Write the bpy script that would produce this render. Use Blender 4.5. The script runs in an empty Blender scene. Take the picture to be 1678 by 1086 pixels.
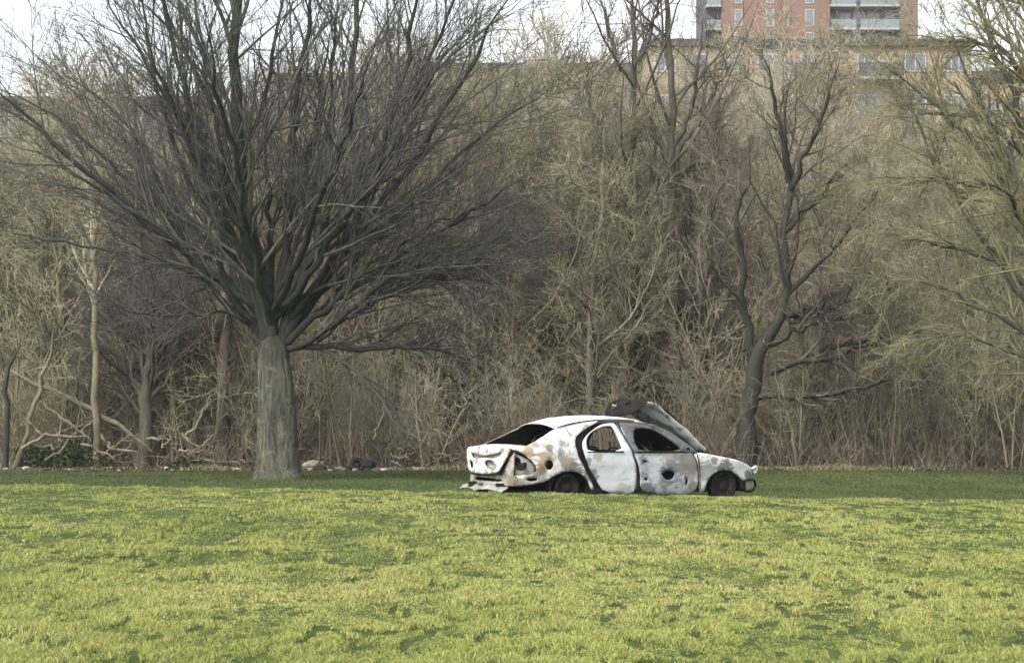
import bpy, bmesh, math, random
import numpy as np
from mathutils import Vector, geometry
R = math.radians
rng = np.random.default_rng(7); random.seed(7)
scene = bpy.context.scene
col = scene.collection

# ---------------------------------------------------------------- camera, sky, sun, exposure
EYE = 1.65; HOR = 655.0; F = 4000.0; W0, H0 = 1678.0, 1086.0
cam = bpy.data.cameras.new('camera'); camo = bpy.data.objects.new('camera', cam); col.objects.link(camo)
camo.location = (0, 0, EYE); camo.rotation_euler = (R(90), 0, 0)
cam.sensor_width = 36; cam.lens = 36 * F / W0; cam.shift_y = (HOR - H0 / 2) / W0
cam.clip_end = 3000; cam.clip_start = .5
scene.camera = camo

SUN_EL, SUN_AZ = 48, -140        # azimuth clockwise from +Y : behind the camera's left shoulder
world = bpy.data.worlds.new('World'); scene.world = world; world.use_nodes = True
wn = world.node_tree; bg = wn.nodes['Background']
sky = wn.nodes.new('ShaderNodeTexSky'); sky.sky_type = 'NISHITA'; sky.sun_disc = False
sky.sun_elevation = R(SUN_EL); sky.sun_rotation = R(SUN_AZ); sky.dust_density = 4.0; sky.air_density = 1.0; sky.ozone_density = 1
hs = wn.nodes.new('ShaderNodeHueSaturation'); hs.inputs['Saturation'].default_value = .22; hs.inputs['Value'].default_value = 1.0
wn.links.new(sky.outputs[0], hs.inputs['Color']); wn.links.new(hs.outputs[0], bg.inputs['Color'])
bg.inputs['Strength'].default_value = .15
sd = bpy.data.lights.new('sun', 'SUN'); sd.energy = .95; sd.angle = R(22); sd.color = (1, .965, .9)
so = bpy.data.objects.new('sun', sd); col.objects.link(so)
dv = Vector((math.sin(R(SUN_AZ)) * math.cos(R(SUN_EL)), math.cos(R(SUN_AZ)) * math.cos(R(SUN_EL)), math.sin(R(SUN_EL))))
so.rotation_euler = dv.to_track_quat('Z', 'Y').to_euler(); so.location = (-20, -20, 40)
scene.view_settings.view_transform = 'Standard'; scene.view_settings.look = 'None'
scene.view_settings.exposure = 1.38; scene.view_settings.gamma = 1

# ---------------------------------------------------------------- helpers
def tag(o, label=None, cat=None, group=None, kind=None):
    if label: o['label'] = label
    if cat: o['category'] = cat
    if group: o['group'] = group
    if kind: o['kind'] = kind
    return o
def empty(name, loc=(0, 0, 0), rz=0):
    o = bpy.data.objects.new(name, None); col.objects.link(o); o.location = loc; o.rotation_euler = (0, 0, rz)
    o.empty_display_size = .2
    return o
def mesh_obj(name, v, f, mat, parent=None, smooth=True, attr=None):
    """v (n,3) array, f (m,k) array of equal sized faces, or list of arrays"""
    me = bpy.data.meshes.new(name); v = np.asarray(v, dtype=np.float32).reshape(-1, 3)
    fl = f if isinstance(f, list) else [f]
    fl = [np.asarray(a, dtype=np.int32) for a in fl if len(a)]
    me.vertices.add(len(v)); me.vertices.foreach_set('co', v.ravel())
    idx = np.concatenate([a.ravel() for a in fl]); cnt = np.concatenate([np.full(len(a), a.shape[1], np.int32) for a in fl])
    st = np.concatenate([[0], np.cumsum(cnt)[:-1]]).astype(np.int32)
    me.loops.add(len(idx)); me.loops.foreach_set('vertex_index', idx)
    me.polygons.add(len(cnt)); me.polygons.foreach_set('loop_start', st); me.polygons.foreach_set('loop_total', cnt)
    me.polygons.foreach_set('use_smooth', np.full(len(cnt), smooth))
    if attr is not None:
        for k, a in attr.items():
            at_ = me.attributes.new(k, 'FLOAT', 'POINT'); at_.data.foreach_set('value', np.asarray(a, np.float32))
    assert np.isfinite(v).all(), name
    me.update(calc_edges=True); me.validate()
    if isinstance(mat, (list, tuple)):
        for m in mat: me.materials.append(m)
    else: me.materials.append(mat)
    o = bpy.data.objects.new(name, me); col.objects.link(o)
    if parent: o.parent = parent
    return o
def at(px, py, Y): return ((px - 839) * Y / F, Y, EYE + (HOR - py) * Y / F)

# smooth 2-D value noise
class VN:
    def __init__(s, seed): s.t = np.random.default_rng(seed).random((256, 256))
    def __call__(s, x, y):
        x = np.asarray(x, float); y = np.asarray(y, float)
        xi = np.floor(x).astype(int); yi = np.floor(y).astype(int); fx = x - xi; fy = y - yi
        fx = fx * fx * (3 - 2 * fx); fy = fy * fy * (3 - 2 * fy); t = s.t
        a = t[xi & 255, yi & 255]; b = t[(xi + 1) & 255, yi & 255]; c = t[xi & 255, (yi + 1) & 255]; d = t[(xi + 1) & 255, (yi + 1) & 255]
        return (a * (1 - fx) + b * fx) * (1 - fy) + (c * (1 - fx) + d * fx) * fy
N1, N2, N3, N4 = VN(1), VN(2), VN(3), VN(4)
def sstep(a, b, x):
    t = np.clip((np.asarray(x, float) - a) / (b - a), 0, 1); return t * t * (3 - 2 * t)

def tuss(x, y):
    a = N4(x * 2.1 + 9, y * .75); b = N2(x * 4.6, y * 1.7 + 30); c = N3(x * 9.5 + 17, y * 3.4); return .36 * a + .40 * b + .24 * c
def pit(x, y):         # small bare hollows and mossy dips between the tufts
    q = .62 * N1(x * 8.6 + 50, y * 2.6 + 8) + .38 * N4(x * 17 + 3, y * 6.2); return sstep(.63, .70, q + .16 * (N3(x * .35, y * .2) - .5))
CREST = 38.0
def ground_z(x, y):
    x = np.asarray(x, float); y = np.asarray(y, float)
    c = np.clip(.172 - .0175 * x, -.03, .36) + .02 * (N1(x * .8 + 40, 3.3) - .5)
    prof = sstep(16, CREST, y) * (1 - sstep(CREST + .3, CREST + 3.0, y))
    far = -.010 * np.clip(x, -8, 8) * sstep(39, 41, y) * (1 - sstep(47, 55, y))
    bump = (N2(x * 1.1, y * .8) - .5) * .05 + (N3(x * 3.1, y * 2.3) - .5) * .030
    bump = bump * (1 - sstep(36, 41, y) * .75)
    bump = bump - .045 * pit(x, y) * (1 - sstep(38, 40, y)) + .02 * (tuss(x, y) - .5) * (1 - sstep(38, 40, y))
    b2 = .5 * (N4(x * .05, y * .05) - .5) * sstep(62, 120, y)
    return c * prof + far + bump * (1 - sstep(60, 90, y)) + b2

# ---------------------------------------------------------------- materials
def newmat(name):
    m = bpy.data.materials.new(name); m.use_nodes = True; nt = m.node_tree; nt.nodes.clear()
    out = nt.nodes.new('ShaderNodeOutputMaterial'); b = nt.nodes.new('ShaderNodeBsdfPrincipled'); nt.links.new(b.outputs[0], out.inputs[0])
    return m, nt, b
def noise(nt, scale, detail=4, rough=.6, vec=None, dist=0):
    n = nt.nodes.new('ShaderNodeTexNoise'); n.inputs['Scale'].default_value = scale; n.inputs['Detail'].default_value = detail
    n.inputs['Roughness'].default_value = rough; n.inputs['Distortion'].default_value = dist
    if vec is not None: nt.links.new(vec, n.inputs['Vector'])
    return n.outputs['Fac']
def ramp(nt, fac, stops, interp='LINEAR'):
    r = nt.nodes.new('ShaderNodeValToRGB'); r.color_ramp.interpolation = interp; e = r.color_ramp.elements
    while len(e) < len(stops): e.new(.5)
    for i, (p, c) in enumerate(stops):
        e[i].position = p; e[i].color = (c[0], c[1], c[2], 1) if hasattr(c, '__len__') else (c, c, c, 1)
    nt.links.new(fac, r.inputs[0]); return r.outputs[0]
def mixc(nt, fac, a, b, mode='MIX'):
    m = nt.nodes.new('ShaderNodeMix'); m.data_type = 'RGBA'; m.blend_type = mode
    for s, v in ((0, fac), (6, a), (7, b)):
        if isinstance(v, bpy.types.NodeSocket): nt.links.new(v, m.inputs[s])
        elif hasattr(v, '__len__'): m.inputs[s].default_value = (*v, 1)
        else: m.inputs[s].default_value = v if s == 0 else (v, v, v, 1)
    return m.outputs[2]
def mth(nt, op, a, b=None, c=None, clamp=False):
    m = nt.nodes.new('ShaderNodeMath'); m.operation = op; m.use_clamp = clamp
    for s, v in enumerate((a, b, c)):
        if v is None: continue
        if isinstance(v, bpy.types.NodeSocket): nt.links.new(v, m.inputs[s])
        else: m.inputs[s].default_value = v
    return m.outputs[0]
def mapping(nt, vec, sc=(1, 1, 1)):
    m = nt.nodes.new('ShaderNodeMapping'); m.inputs['Scale'].default_value = sc; nt.links.new(vec, m.inputs['Vector']); return m.outputs[0]
def bump(nt, b, h, strength=.5, dist=.02):
    n = nt.nodes.new('ShaderNodeBump'); n.inputs['Strength'].default_value = strength; n.inputs['Distance'].default_value = dist
    nt.links.new(h, n.inputs['Height']); nt.links.new(n.outputs[0], b.inputs['Normal'])
def objco(nt): return nt.nodes.new('ShaderNodeTexCoord').outputs['Object']
def geopos(nt): return nt.nodes.new('ShaderNodeNewGeometry').outputs['Position']

def bark(name, a, b, scale=6, var=0.0, stretch=.25, rough=.9, moss=None):
    m, nt, p = newmat(name); v = mapping(nt, objco(nt), (1, 1, stretch))
    n = noise(nt, scale, 5, .65, v); c = ramp(nt, n, [(.3, a), (.7, b)])
    if moss:
        n2 = noise(nt, 1.3, 4, .6, objco(nt)); c = mixc(nt, ramp(nt, n2, [(.42, 0), (.6, 1)]), c, moss)
    if var:
        oi = nt.nodes.new('ShaderNodeObjectInfo'); h = nt.nodes.new('ShaderNodeHueSaturation')
        r1 = mth(nt, 'MULTIPLY_ADD', oi.outputs['Random'], var, 1 - var / 2); nt.links.new(r1, h.inputs['Value'])
        s1 = mth(nt, 'FRACT', mth(nt, 'MULTIPLY', oi.outputs['Random'], 17.3))
        nt.links.new(mth(nt, 'MULTIPLY_ADD', s1, .04, .485), h.inputs['Hue']); nt.links.new(mth(nt, 'MULTIPLY_ADD', s1, .4, .75), h.inputs['Saturation'])
        nt.links.new(c, h.inputs['Color']); c = h.outputs[0]
    nt.links.new(c, p.inputs['Base Color']); p.inputs['Roughness'].default_value = rough
    p.inputs['Specular IOR Level'].default_value = .2
    bump(nt, p, n, .6, .02); return m
M = {}
M['mid_twig'] = bark('dull_twig_bark', (.075, .065, .05), (.16, .14, .11), 4)
M['dull_trunk'] = bark('dull_trunk_bark', (.045, .04, .03), (.125, .11, .085), 6)
M['big_trunk'] = bark('big_trunk_bark', (.055, .057, .043), (.135, .135, .10), 5, moss=(.085, .09, .062), stretch=.3)
def trunk_tone(m):
    nt = m.node_tree; p = [n for n in nt.nodes if n.type == 'BSDF_PRINCIPLED'][0]; l = p.inputs['Base Color'].links[0]; src = l.from_socket
    v = objco(nt); fz = noise(nt, 14, 5, .7, mapping(nt, v, (1, 1, .14)), .4); src = mixc(nt, ramp(nt, fz, [(.38, .9), (.55, 0)]), src, (.025, .025, .02)); src = mixc(nt, ramp(nt, noise(nt, 3.5, 5, .7, v), [(.55, 0), (.68, .6)]), src, (.20, .20, .165)); bump(nt, p, fz, 1.0, .06); sp = nt.nodes.new('ShaderNodeSeparateXYZ'); nt.links.new(v, sp.inputs[0])
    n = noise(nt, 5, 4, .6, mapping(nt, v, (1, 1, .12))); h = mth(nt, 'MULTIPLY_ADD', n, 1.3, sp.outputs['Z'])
    f = ramp(nt, mth(nt, 'MULTIPLY', h, .25), [(.74, 0), (.86, .9)]); nt.links.new(mixc(nt, f, src, (.04, .04, .033)), p.inputs['Base Color'])  # bark tone darkens raggedly upwards, towards the fork
trunk_tone(M['big_trunk'])
M['big_limb'] = bark('dark_limb_bark', (.014, .015, .013), (.046, .048, .040), 7)
M['big_twig'] = bark('dark_twig_bark', (.042, .044, .037), (.115, .115, .097), 9)
M['wood_trunk'] = bark('woodland_trunk_bark', (.07, .058, .042), (.20, .17, .125), 6, .9)
M['wood_twig'] = bark('woodland_twig_bark', (.19, .17, .115), (.34, .30, .21), 3, .7)
M['olive_twig'] = bark('olive_twig_bark', (.16, .14, .085), (.31, .275, .175), 3, .6)
M['red_twig'] = bark('reddish_twig_bark', (.20, .165, .125), (.34, .28, .215), 3, .6)
M['grey_twig'] = bark('grey_twig_bark', (.055, .05, .04), (.11, .10, .08), 5, .2)
M['dark_bark'] = bark('dark_fork_bark', (.022, .021, .017), (.06, .057, .045), 6, moss=(.04, .043, .03))
M['pale_wood'] = bark('pale_dead_wood', (.08, .068, .048), (.225, .195, .142), 8)
M['sapling'] = bark('sapling_bark', (.10, .078, .052), (.28, .225, .155), 4, 1.0)

def simple(name, c, rough=.6, metal=0, c2=None, sc=5, bmp=0):
    m, nt, p = newmat(name); p.inputs['Roughness'].default_value = rough; p.inputs['Metallic'].default_value = metal; p.inputs['Specular IOR Level'].default_value = .5 if max(c) > .1 else .12
    if c2 is None: c2 = tuple(x * .7 for x in c)
    n = noise(nt, sc, 4, .6, objco(nt)); nt.links.new(ramp(nt, n, [(.35, c2), (.65, c)]), p.inputs['Base Color'])
    if bmp: bump(nt, p, n, bmp, .02)
    return m

# ground
def ground_mat():
    m, nt, p = newmat('grass_ground'); pos = geopos(nt)
    sx = nt.nodes.new('ShaderNodeSeparateXYZ'); nt.links.new(pos, sx.inputs[0])
    n1 = noise(nt, 1.6, 5, .65, pos); n2 = noise(nt, .35, 3, .6, pos); n3 = noise(nt, 9, 3, .6, pos)
    near = ramp(nt, n1, [(.3, (.022, .032, .010)), (.5, (.040, .058, .016)), (.7, (.07, .085, .025))])
    near = mixc(nt, ramp(nt, n3, [(.45, .0), (.75, .5)]), near, (.075, .07, .035))
    far = ramp(nt, n1, [(.3, (.04, .06, .02)), (.7, (.07, .095, .032))])  # far strip: lower mown, with slope and tree shade painted into the colour
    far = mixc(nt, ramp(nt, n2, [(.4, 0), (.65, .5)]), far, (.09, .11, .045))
    floor = ramp(nt, n1, [(.3, (.05, .038, .022)), (.7, (.13, .09, .055))])
    wob = mth(nt, 'MULTIPLY_ADD', n1, 1.6, sx.outputs['Y'])
    f1 = mth(nt, 'MULTIPLY', mth(nt, 'SUBTRACT', wob, 39.0), 1.5, clamp=True)
    f2 = mth(nt, 'MULTIPLY', mth(nt, 'SUBTRACT', mth(nt, 'MULTIPLY_ADD', n2, 5.0, wob), 59.6), 1.2, clamp=True)
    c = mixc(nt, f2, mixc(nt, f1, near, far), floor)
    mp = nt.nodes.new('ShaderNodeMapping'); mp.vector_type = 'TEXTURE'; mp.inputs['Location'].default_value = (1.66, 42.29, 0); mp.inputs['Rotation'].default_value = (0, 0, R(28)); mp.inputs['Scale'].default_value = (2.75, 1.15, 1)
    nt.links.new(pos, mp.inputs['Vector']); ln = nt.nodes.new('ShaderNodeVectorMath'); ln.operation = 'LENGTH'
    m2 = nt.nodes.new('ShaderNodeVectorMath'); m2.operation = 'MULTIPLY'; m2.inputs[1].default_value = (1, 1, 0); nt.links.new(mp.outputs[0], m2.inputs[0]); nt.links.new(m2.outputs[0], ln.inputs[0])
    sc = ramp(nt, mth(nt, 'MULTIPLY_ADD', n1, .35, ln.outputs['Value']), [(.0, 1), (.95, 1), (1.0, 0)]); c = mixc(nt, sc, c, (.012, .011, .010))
    nt.links.new(c, p.inputs['Base Color']); p.inputs['Roughness'].default_value = .95; p.inputs['Specular IOR Level'].default_value = .1
    bump(nt, p, n3, .6, .03); return m
M['ground'] = ground_mat()
def blade_mat(name, cs):
    m, nt, p = newmat(name); a = nt.nodes.new('ShaderNodeAttribute'); a.attribute_name = 'tint'
    nt.links.new(ramp(nt, a.outputs['Fac'], cs), p.inputs['Base Color'])
    p.inputs['Roughness'].default_value = .6; p.inputs['Specular IOR Level'].default_value = .25
    tr = nt.nodes.new('ShaderNodeBsdfTranslucent'); nt.links.new(ramp(nt, a.outputs['Fac'], cs), tr.inputs['Color'])
    mx = nt.nodes.new('ShaderNodeMixShader'); mx.inputs[0].default_value = .3
    nt.links.new(p.outputs[0], mx.inputs[1]); nt.links.new(tr.outputs[0], mx.inputs[2])
    nt.links.new(mx.outputs[0], nt.nodes['Material Output'].inputs[0]); return m
M['blade_near'] = blade_mat('meadow_grass', [(0, (.065, .068, .026)), (.15, (.125, .145, .042)), (.4, (.212, .25, .068)), (.62, (.305, .325, .094)), (.8, (.37, .355, .13)), (1, (.46, .39, .20))])
M['blade_far'] = blade_mat('shade_toned_lawn', [(0, (.042, .057, .02)), (.5, (.070, .092, .031)), (.9, (.115, .14, .048)), (1, (.25, .22, .12))])  # short mown blades, darkened further by shade put into the colour
M['dry'] = blade_mat('dry_grass', [(0, (.14, .12, .06)), (1, (.42, .36, .22))])

# ---------------------------------------------------------------- ground sheet
def build_ground():
    xs = np.concatenate([[-900, -400, -150, -60, -30], np.arange(-15, 15.01, .12), [30, 60, 150, 400, 900]])
    ys = np.concatenate([[-60, -20, 0, 8], np.arange(12, 43, .1), np.arange(43, 64, .3), [70, 80, 100, 150, 250, 500, 1500]])
    X, Y = np.meshgrid(xs, ys); Z = ground_z(X, Y)
    v = np.stack([X, Y, Z], -1).reshape(-1, 3); nx, ny = len(xs), len(ys)
    i = (np.arange(ny - 1)[:, None] * nx + np.arange(nx - 1)[None]).ravel()
    f = np.stack([i, i + 1, i + nx + 1, i + nx], -1)
    tag(mesh_obj('ground', v, f, M['ground']), kind='structure')
build_ground()

def blades(name, n, y0, y1, hfun, tfun, wid, mat, ypow=1.0, xr=.225, keep=None):
    u = rng.random(n)
    if ypow == 0: y = y0 + (y1 - y0) * u
    else:
        a, b = y0 ** -ypow, y1 ** -ypow; y = (a + (b - a) * u) ** (-1 / ypow)
    x = (rng.random(n) * 2 - 1) * (y * xr + .6)
    if keep is not None:
        k = keep(x, y); x, y = x[k], y[k]; n = len(x)
    h = hfun(x, y) * rng.uniform(.6, 1.25, n); t = tfun(x, y)
    z = ground_z(x, y) - .006
    a = rng.uniform(0, 2 * np.pi, n); w = wid * (y / 25) ** .6 * rng.uniform(.6, 1.3, n)
    lean = rng.normal(0, .55, (n, 2)) * h[:, None]
    dx, dy = np.cos(a) * w / 2, np.sin(a) * w / 2
    b0 = np.stack([x - dx, y - dy, z], -1); b1 = np.stack([x + dx, y + dy, z], -1)
    m0 = np.stack([x - dx * .8 + lean[:, 0] * .35, y - dy * .8 + lean[:, 1] * .35, z + h * .6], -1)
    m1 = np.stack([x + dx * .8 + lean[:, 0] * .35, y + dy * .8 + lean[:, 1] * .35, z + h * .6], -1)
    tp = np.stack([x + lean[:, 0], y + lean[:, 1], z + h * .95], -1)
    v = np.stack([b0, b1, m1, m0, tp], 1).reshape(-1, 3); k = np.arange(n) * 5
    q = np.stack([k, k + 1, k + 2, k + 3], -1); tr = np.stack([k + 3, k + 2, k + 4], -1)
    o = mesh_obj(name, v, [q, tr], mat, attr={'tint': np.repeat(t, 5)})
    return o
def scorched(x, y, m=0):      # burnt bare patch the wreck stands on
    dx, dy = x + .387, y - 41.2; u = dx * .883 + dy * .469; w = -dx * .469 + dy * .883
    return (u > -.35 - m) & (u < 5.0 + m) & (np.abs(w) < .95 + m + .25 * (N1(x * 3, y * 3) - .5))
def near_h(x, y):
    t = tuss(x, y); return (.012 + .028 * sstep(.34, .66, t) + .010 * N3(x * 1.1, y * .7)) * (1 - .35 * pit(x, y))
def near_t(x, y):
    t = .5 * tuss(x, y) + .5 * (.5 * N2(x * 13 + 5, y * 5) + .5 * N1(x * 24, y * 9)); t = .5 + (t - .5) * 1.5; p = N1(x * .5, y * .2 + 7); q = N3(x * 1.5 + 3, y * .7); w = N2(x * .22 + 60, y * .12)
    r = .27 + .24 * sstep(.30, .62, t) + .30 * (p - .35) + .20 * (q - .4) + .25 * (w - .4) + rng.normal(0, .05, len(x))
    r = r * (1 - .68 * pit(x, y)); r = np.where(rng.random(len(x)) < .015, .98, r); return np.clip(r, 0, 1)
tag(blades('meadow_grass', 560000, 13.5, 39.4, near_h, near_t, .0105, M['blade_near'], .6), 'tufted yellow green meadow grass on the near slope', 'grass', kind='stuff')
tag(blades('shade_toned_lawn', 190000, 38.6, 58.4, lambda x, y: (.028 + .02 * N2(x * 2, y)) * (1 + 2.2 * np.exp(-((x + 4.7) ** 2 + (y - 49) ** 2) / .5)), lambda x, y: np.clip(.25 + .5 * N1(x * .9, y * .5) + rng.normal(0, .12, len(x)), 0, .93), .009, M['blade_far'], 0, keep=lambda x, y: ~scorched(x, y, .05)), 'short mown grass of the far strip before the trees, tree shade painted into its dark green', 'grass', kind='stuff')
def dry_keep(x, y):
    return (N3(x * .7, y * .9 + 11) > .62 - .25 * (x > 4.0))
tag(blades('dry_grass', 26000, 56.6, 58.6, lambda x, y: .07 + .16 * N2(x * 1.3, y) ** 2, lambda x, y: np.clip(rng.random(len(x)), 0, 1), .008, M['dry'], 0, keep=dry_keep), 'pale dry grass along the foot of the thicket', 'dry grass', kind='stuff')

# ---------------------------------------------------------------- trees
def nrm(a): return a / (np.linalg.norm(a, axis=-1, keepdims=True) + 1e-9)
def spline(pts, n):
    """catmull-rom through (k,4) x,y,z,r -> n samples"""
    p = np.asarray(pts, float); k = len(p); P = np.vstack([2 * p[0] - p[1], p, 2 * p[-1] - p[-2]])
    d = np.linalg.norm(np.diff(p[:, :3], axis=0), axis=1); s = np.concatenate([[0], np.cumsum(d)]); q = np.linspace(0, s[-1], n)
    i = np.clip(np.searchsorted(s, q, side='right') - 1, 0, k - 2); t = ((q - s[i]) / (d[i] + 1e-9))[:, None]
    a, b, c, e = P[i], P[i + 1], P[i + 2], P[i + 3]
    o = .5 * (2 * b + (c - a) * t + (2 * a - 5 * b + 4 * c - e) * t ** 2 + (3 * b - a - 3 * c + e) * t ** 3)
    o[:, 3] = np.maximum(p[i, 3] * (1 - t[:, 0]) + p[i + 1, 3] * t[:, 0], .002); return o
def children(P, Rr, m, ang, asd, lr, lsd, t0, t1, nseg, wig, up, rr=.6, rmin=.0025, minlen=.12, lens=None, flat=0, g=None):
    """m children on every parent of P (N,n,3)"""
    g = g or rng; N, n, _ = P.shape
    L = lens if lens is not None else np.linalg.norm(np.diff(P, axis=1), axis=2).sum(1)
    par = np.repeat(np.arange(N), m); K = len(par)
    t = np.clip(t0 + (t1 - t0) * (np.tile((np.arange(m) + .5) / m, N) + g.normal(0, .35 / m, K)), 0, .999)
    fi = t * (n - 1); i = fi.astype(int); f = (fi - i)[:, None]
    s = P[par, i] * (1 - f) + P[par, i + 1] * f; r = Rr[par, i] * (1 - f[:, 0]) + Rr[par, i + 1] * f[:, 0]
    T = nrm(P[par, i + 1] - P[par, i])
    rv = g.normal(size=(K, 3)); side = nrm(rv - (rv * T).sum(1, keepdims=True) * T)
    if flat: side = nrm(side * np.array([1, 1, 1 - flat]))
    a = np.radians(g.normal(ang, asd, K))[:, None]
    D = nrm(T * np.cos(a) + side * np.sin(a))
    ln = np.maximum(L[par] * g.normal(lr, lsd, K) * (1 - .55 * t), minlen)
    out = [s]; d = D; st = (ln / nseg)[:, None]
    for k in range(nseg):
        d = nrm(d + g.normal(0, wig, (K, 3)) + np.array([0, 0, up])); out.append(out[-1] + d * st)
    Q = np.stack(out, 1); q = np.linspace(1, .25, nseg + 1)[None] * np.maximum(r * rr, rmin)[:, None]
    return Q, np.maximum(q, rmin * .6), ln
def tubes(P, Rr, s):
    N, n, _ = P.shape; T = nrm(np.gradient(P, axis=1)); mt = nrm(T.mean(1))
    ref = np.where(np.abs(mt[:, 2:3]) > .8, np.array([[1., .3, 0]]), np.array([[.1, .2, 1.]]))[:, None]
    U = nrm(np.cross(T, np.broadcast_to(ref, T.shape))); V = np.cross(T, U)
    a = np.arange(s) * 2 * np.pi / s
    v = P[:, :, None] + Rr[:, :, None, None] * (np.cos(a)[None, None, :, None] * U[:, :, None] + np.sin(a)[None, None, :, None] * V[:, :, None])
    b = (np.arange(N)[:, None, None] * n + np.arange(n - 1)[None, :, None]) * s; j = np.arange(s)[None, None]
    i0 = b + j; i1 = b + (j + 1) % s
    return v.reshape(-1, 3), np.stack([i0, i1, i1 + s, i0 + s], -1).reshape(-1, 4)
def tube_obj(name, sets, mat, parent=None, origin=None):
    """sets: list of (P,R,sides)"""
    vs, fs, o = [], [], 0
    for P, Rr, s in sets:
        v, f = tubes(P, Rr, s); vs.append(v); fs.append(f + o); o += len(v)
    v = np.concatenate(vs)
    if origin is not None: v = v - np.asarray(origin)
    return mesh_obj(name, v, np.concatenate(fs), mat, parent)
def limb(pts, Y, n=16, jit=.02, scale=None, dep=0):
    """pts: (px,py,rpx[,depth offset]) polyline"""
    q = []
    K = len(pts)
    for k, p in enumerate(pts):
        d = (p[3] if len(p) > 3 else dep * k / max(K - 1, 1)); x, y, z = at(p[0], p[1], Y); q.append((x, Y + d, z, p[2] * Y / F))
    s = spline(q, n); s[1:-1, :3] += rng.normal(0, jit, (n - 2, 3)); s[-4:, 3] *= [.8, .6, .4, .15]; return s
def stack(limbs): a = np.stack(limbs); return a[:, :, :3], a[:, :, 3]

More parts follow.
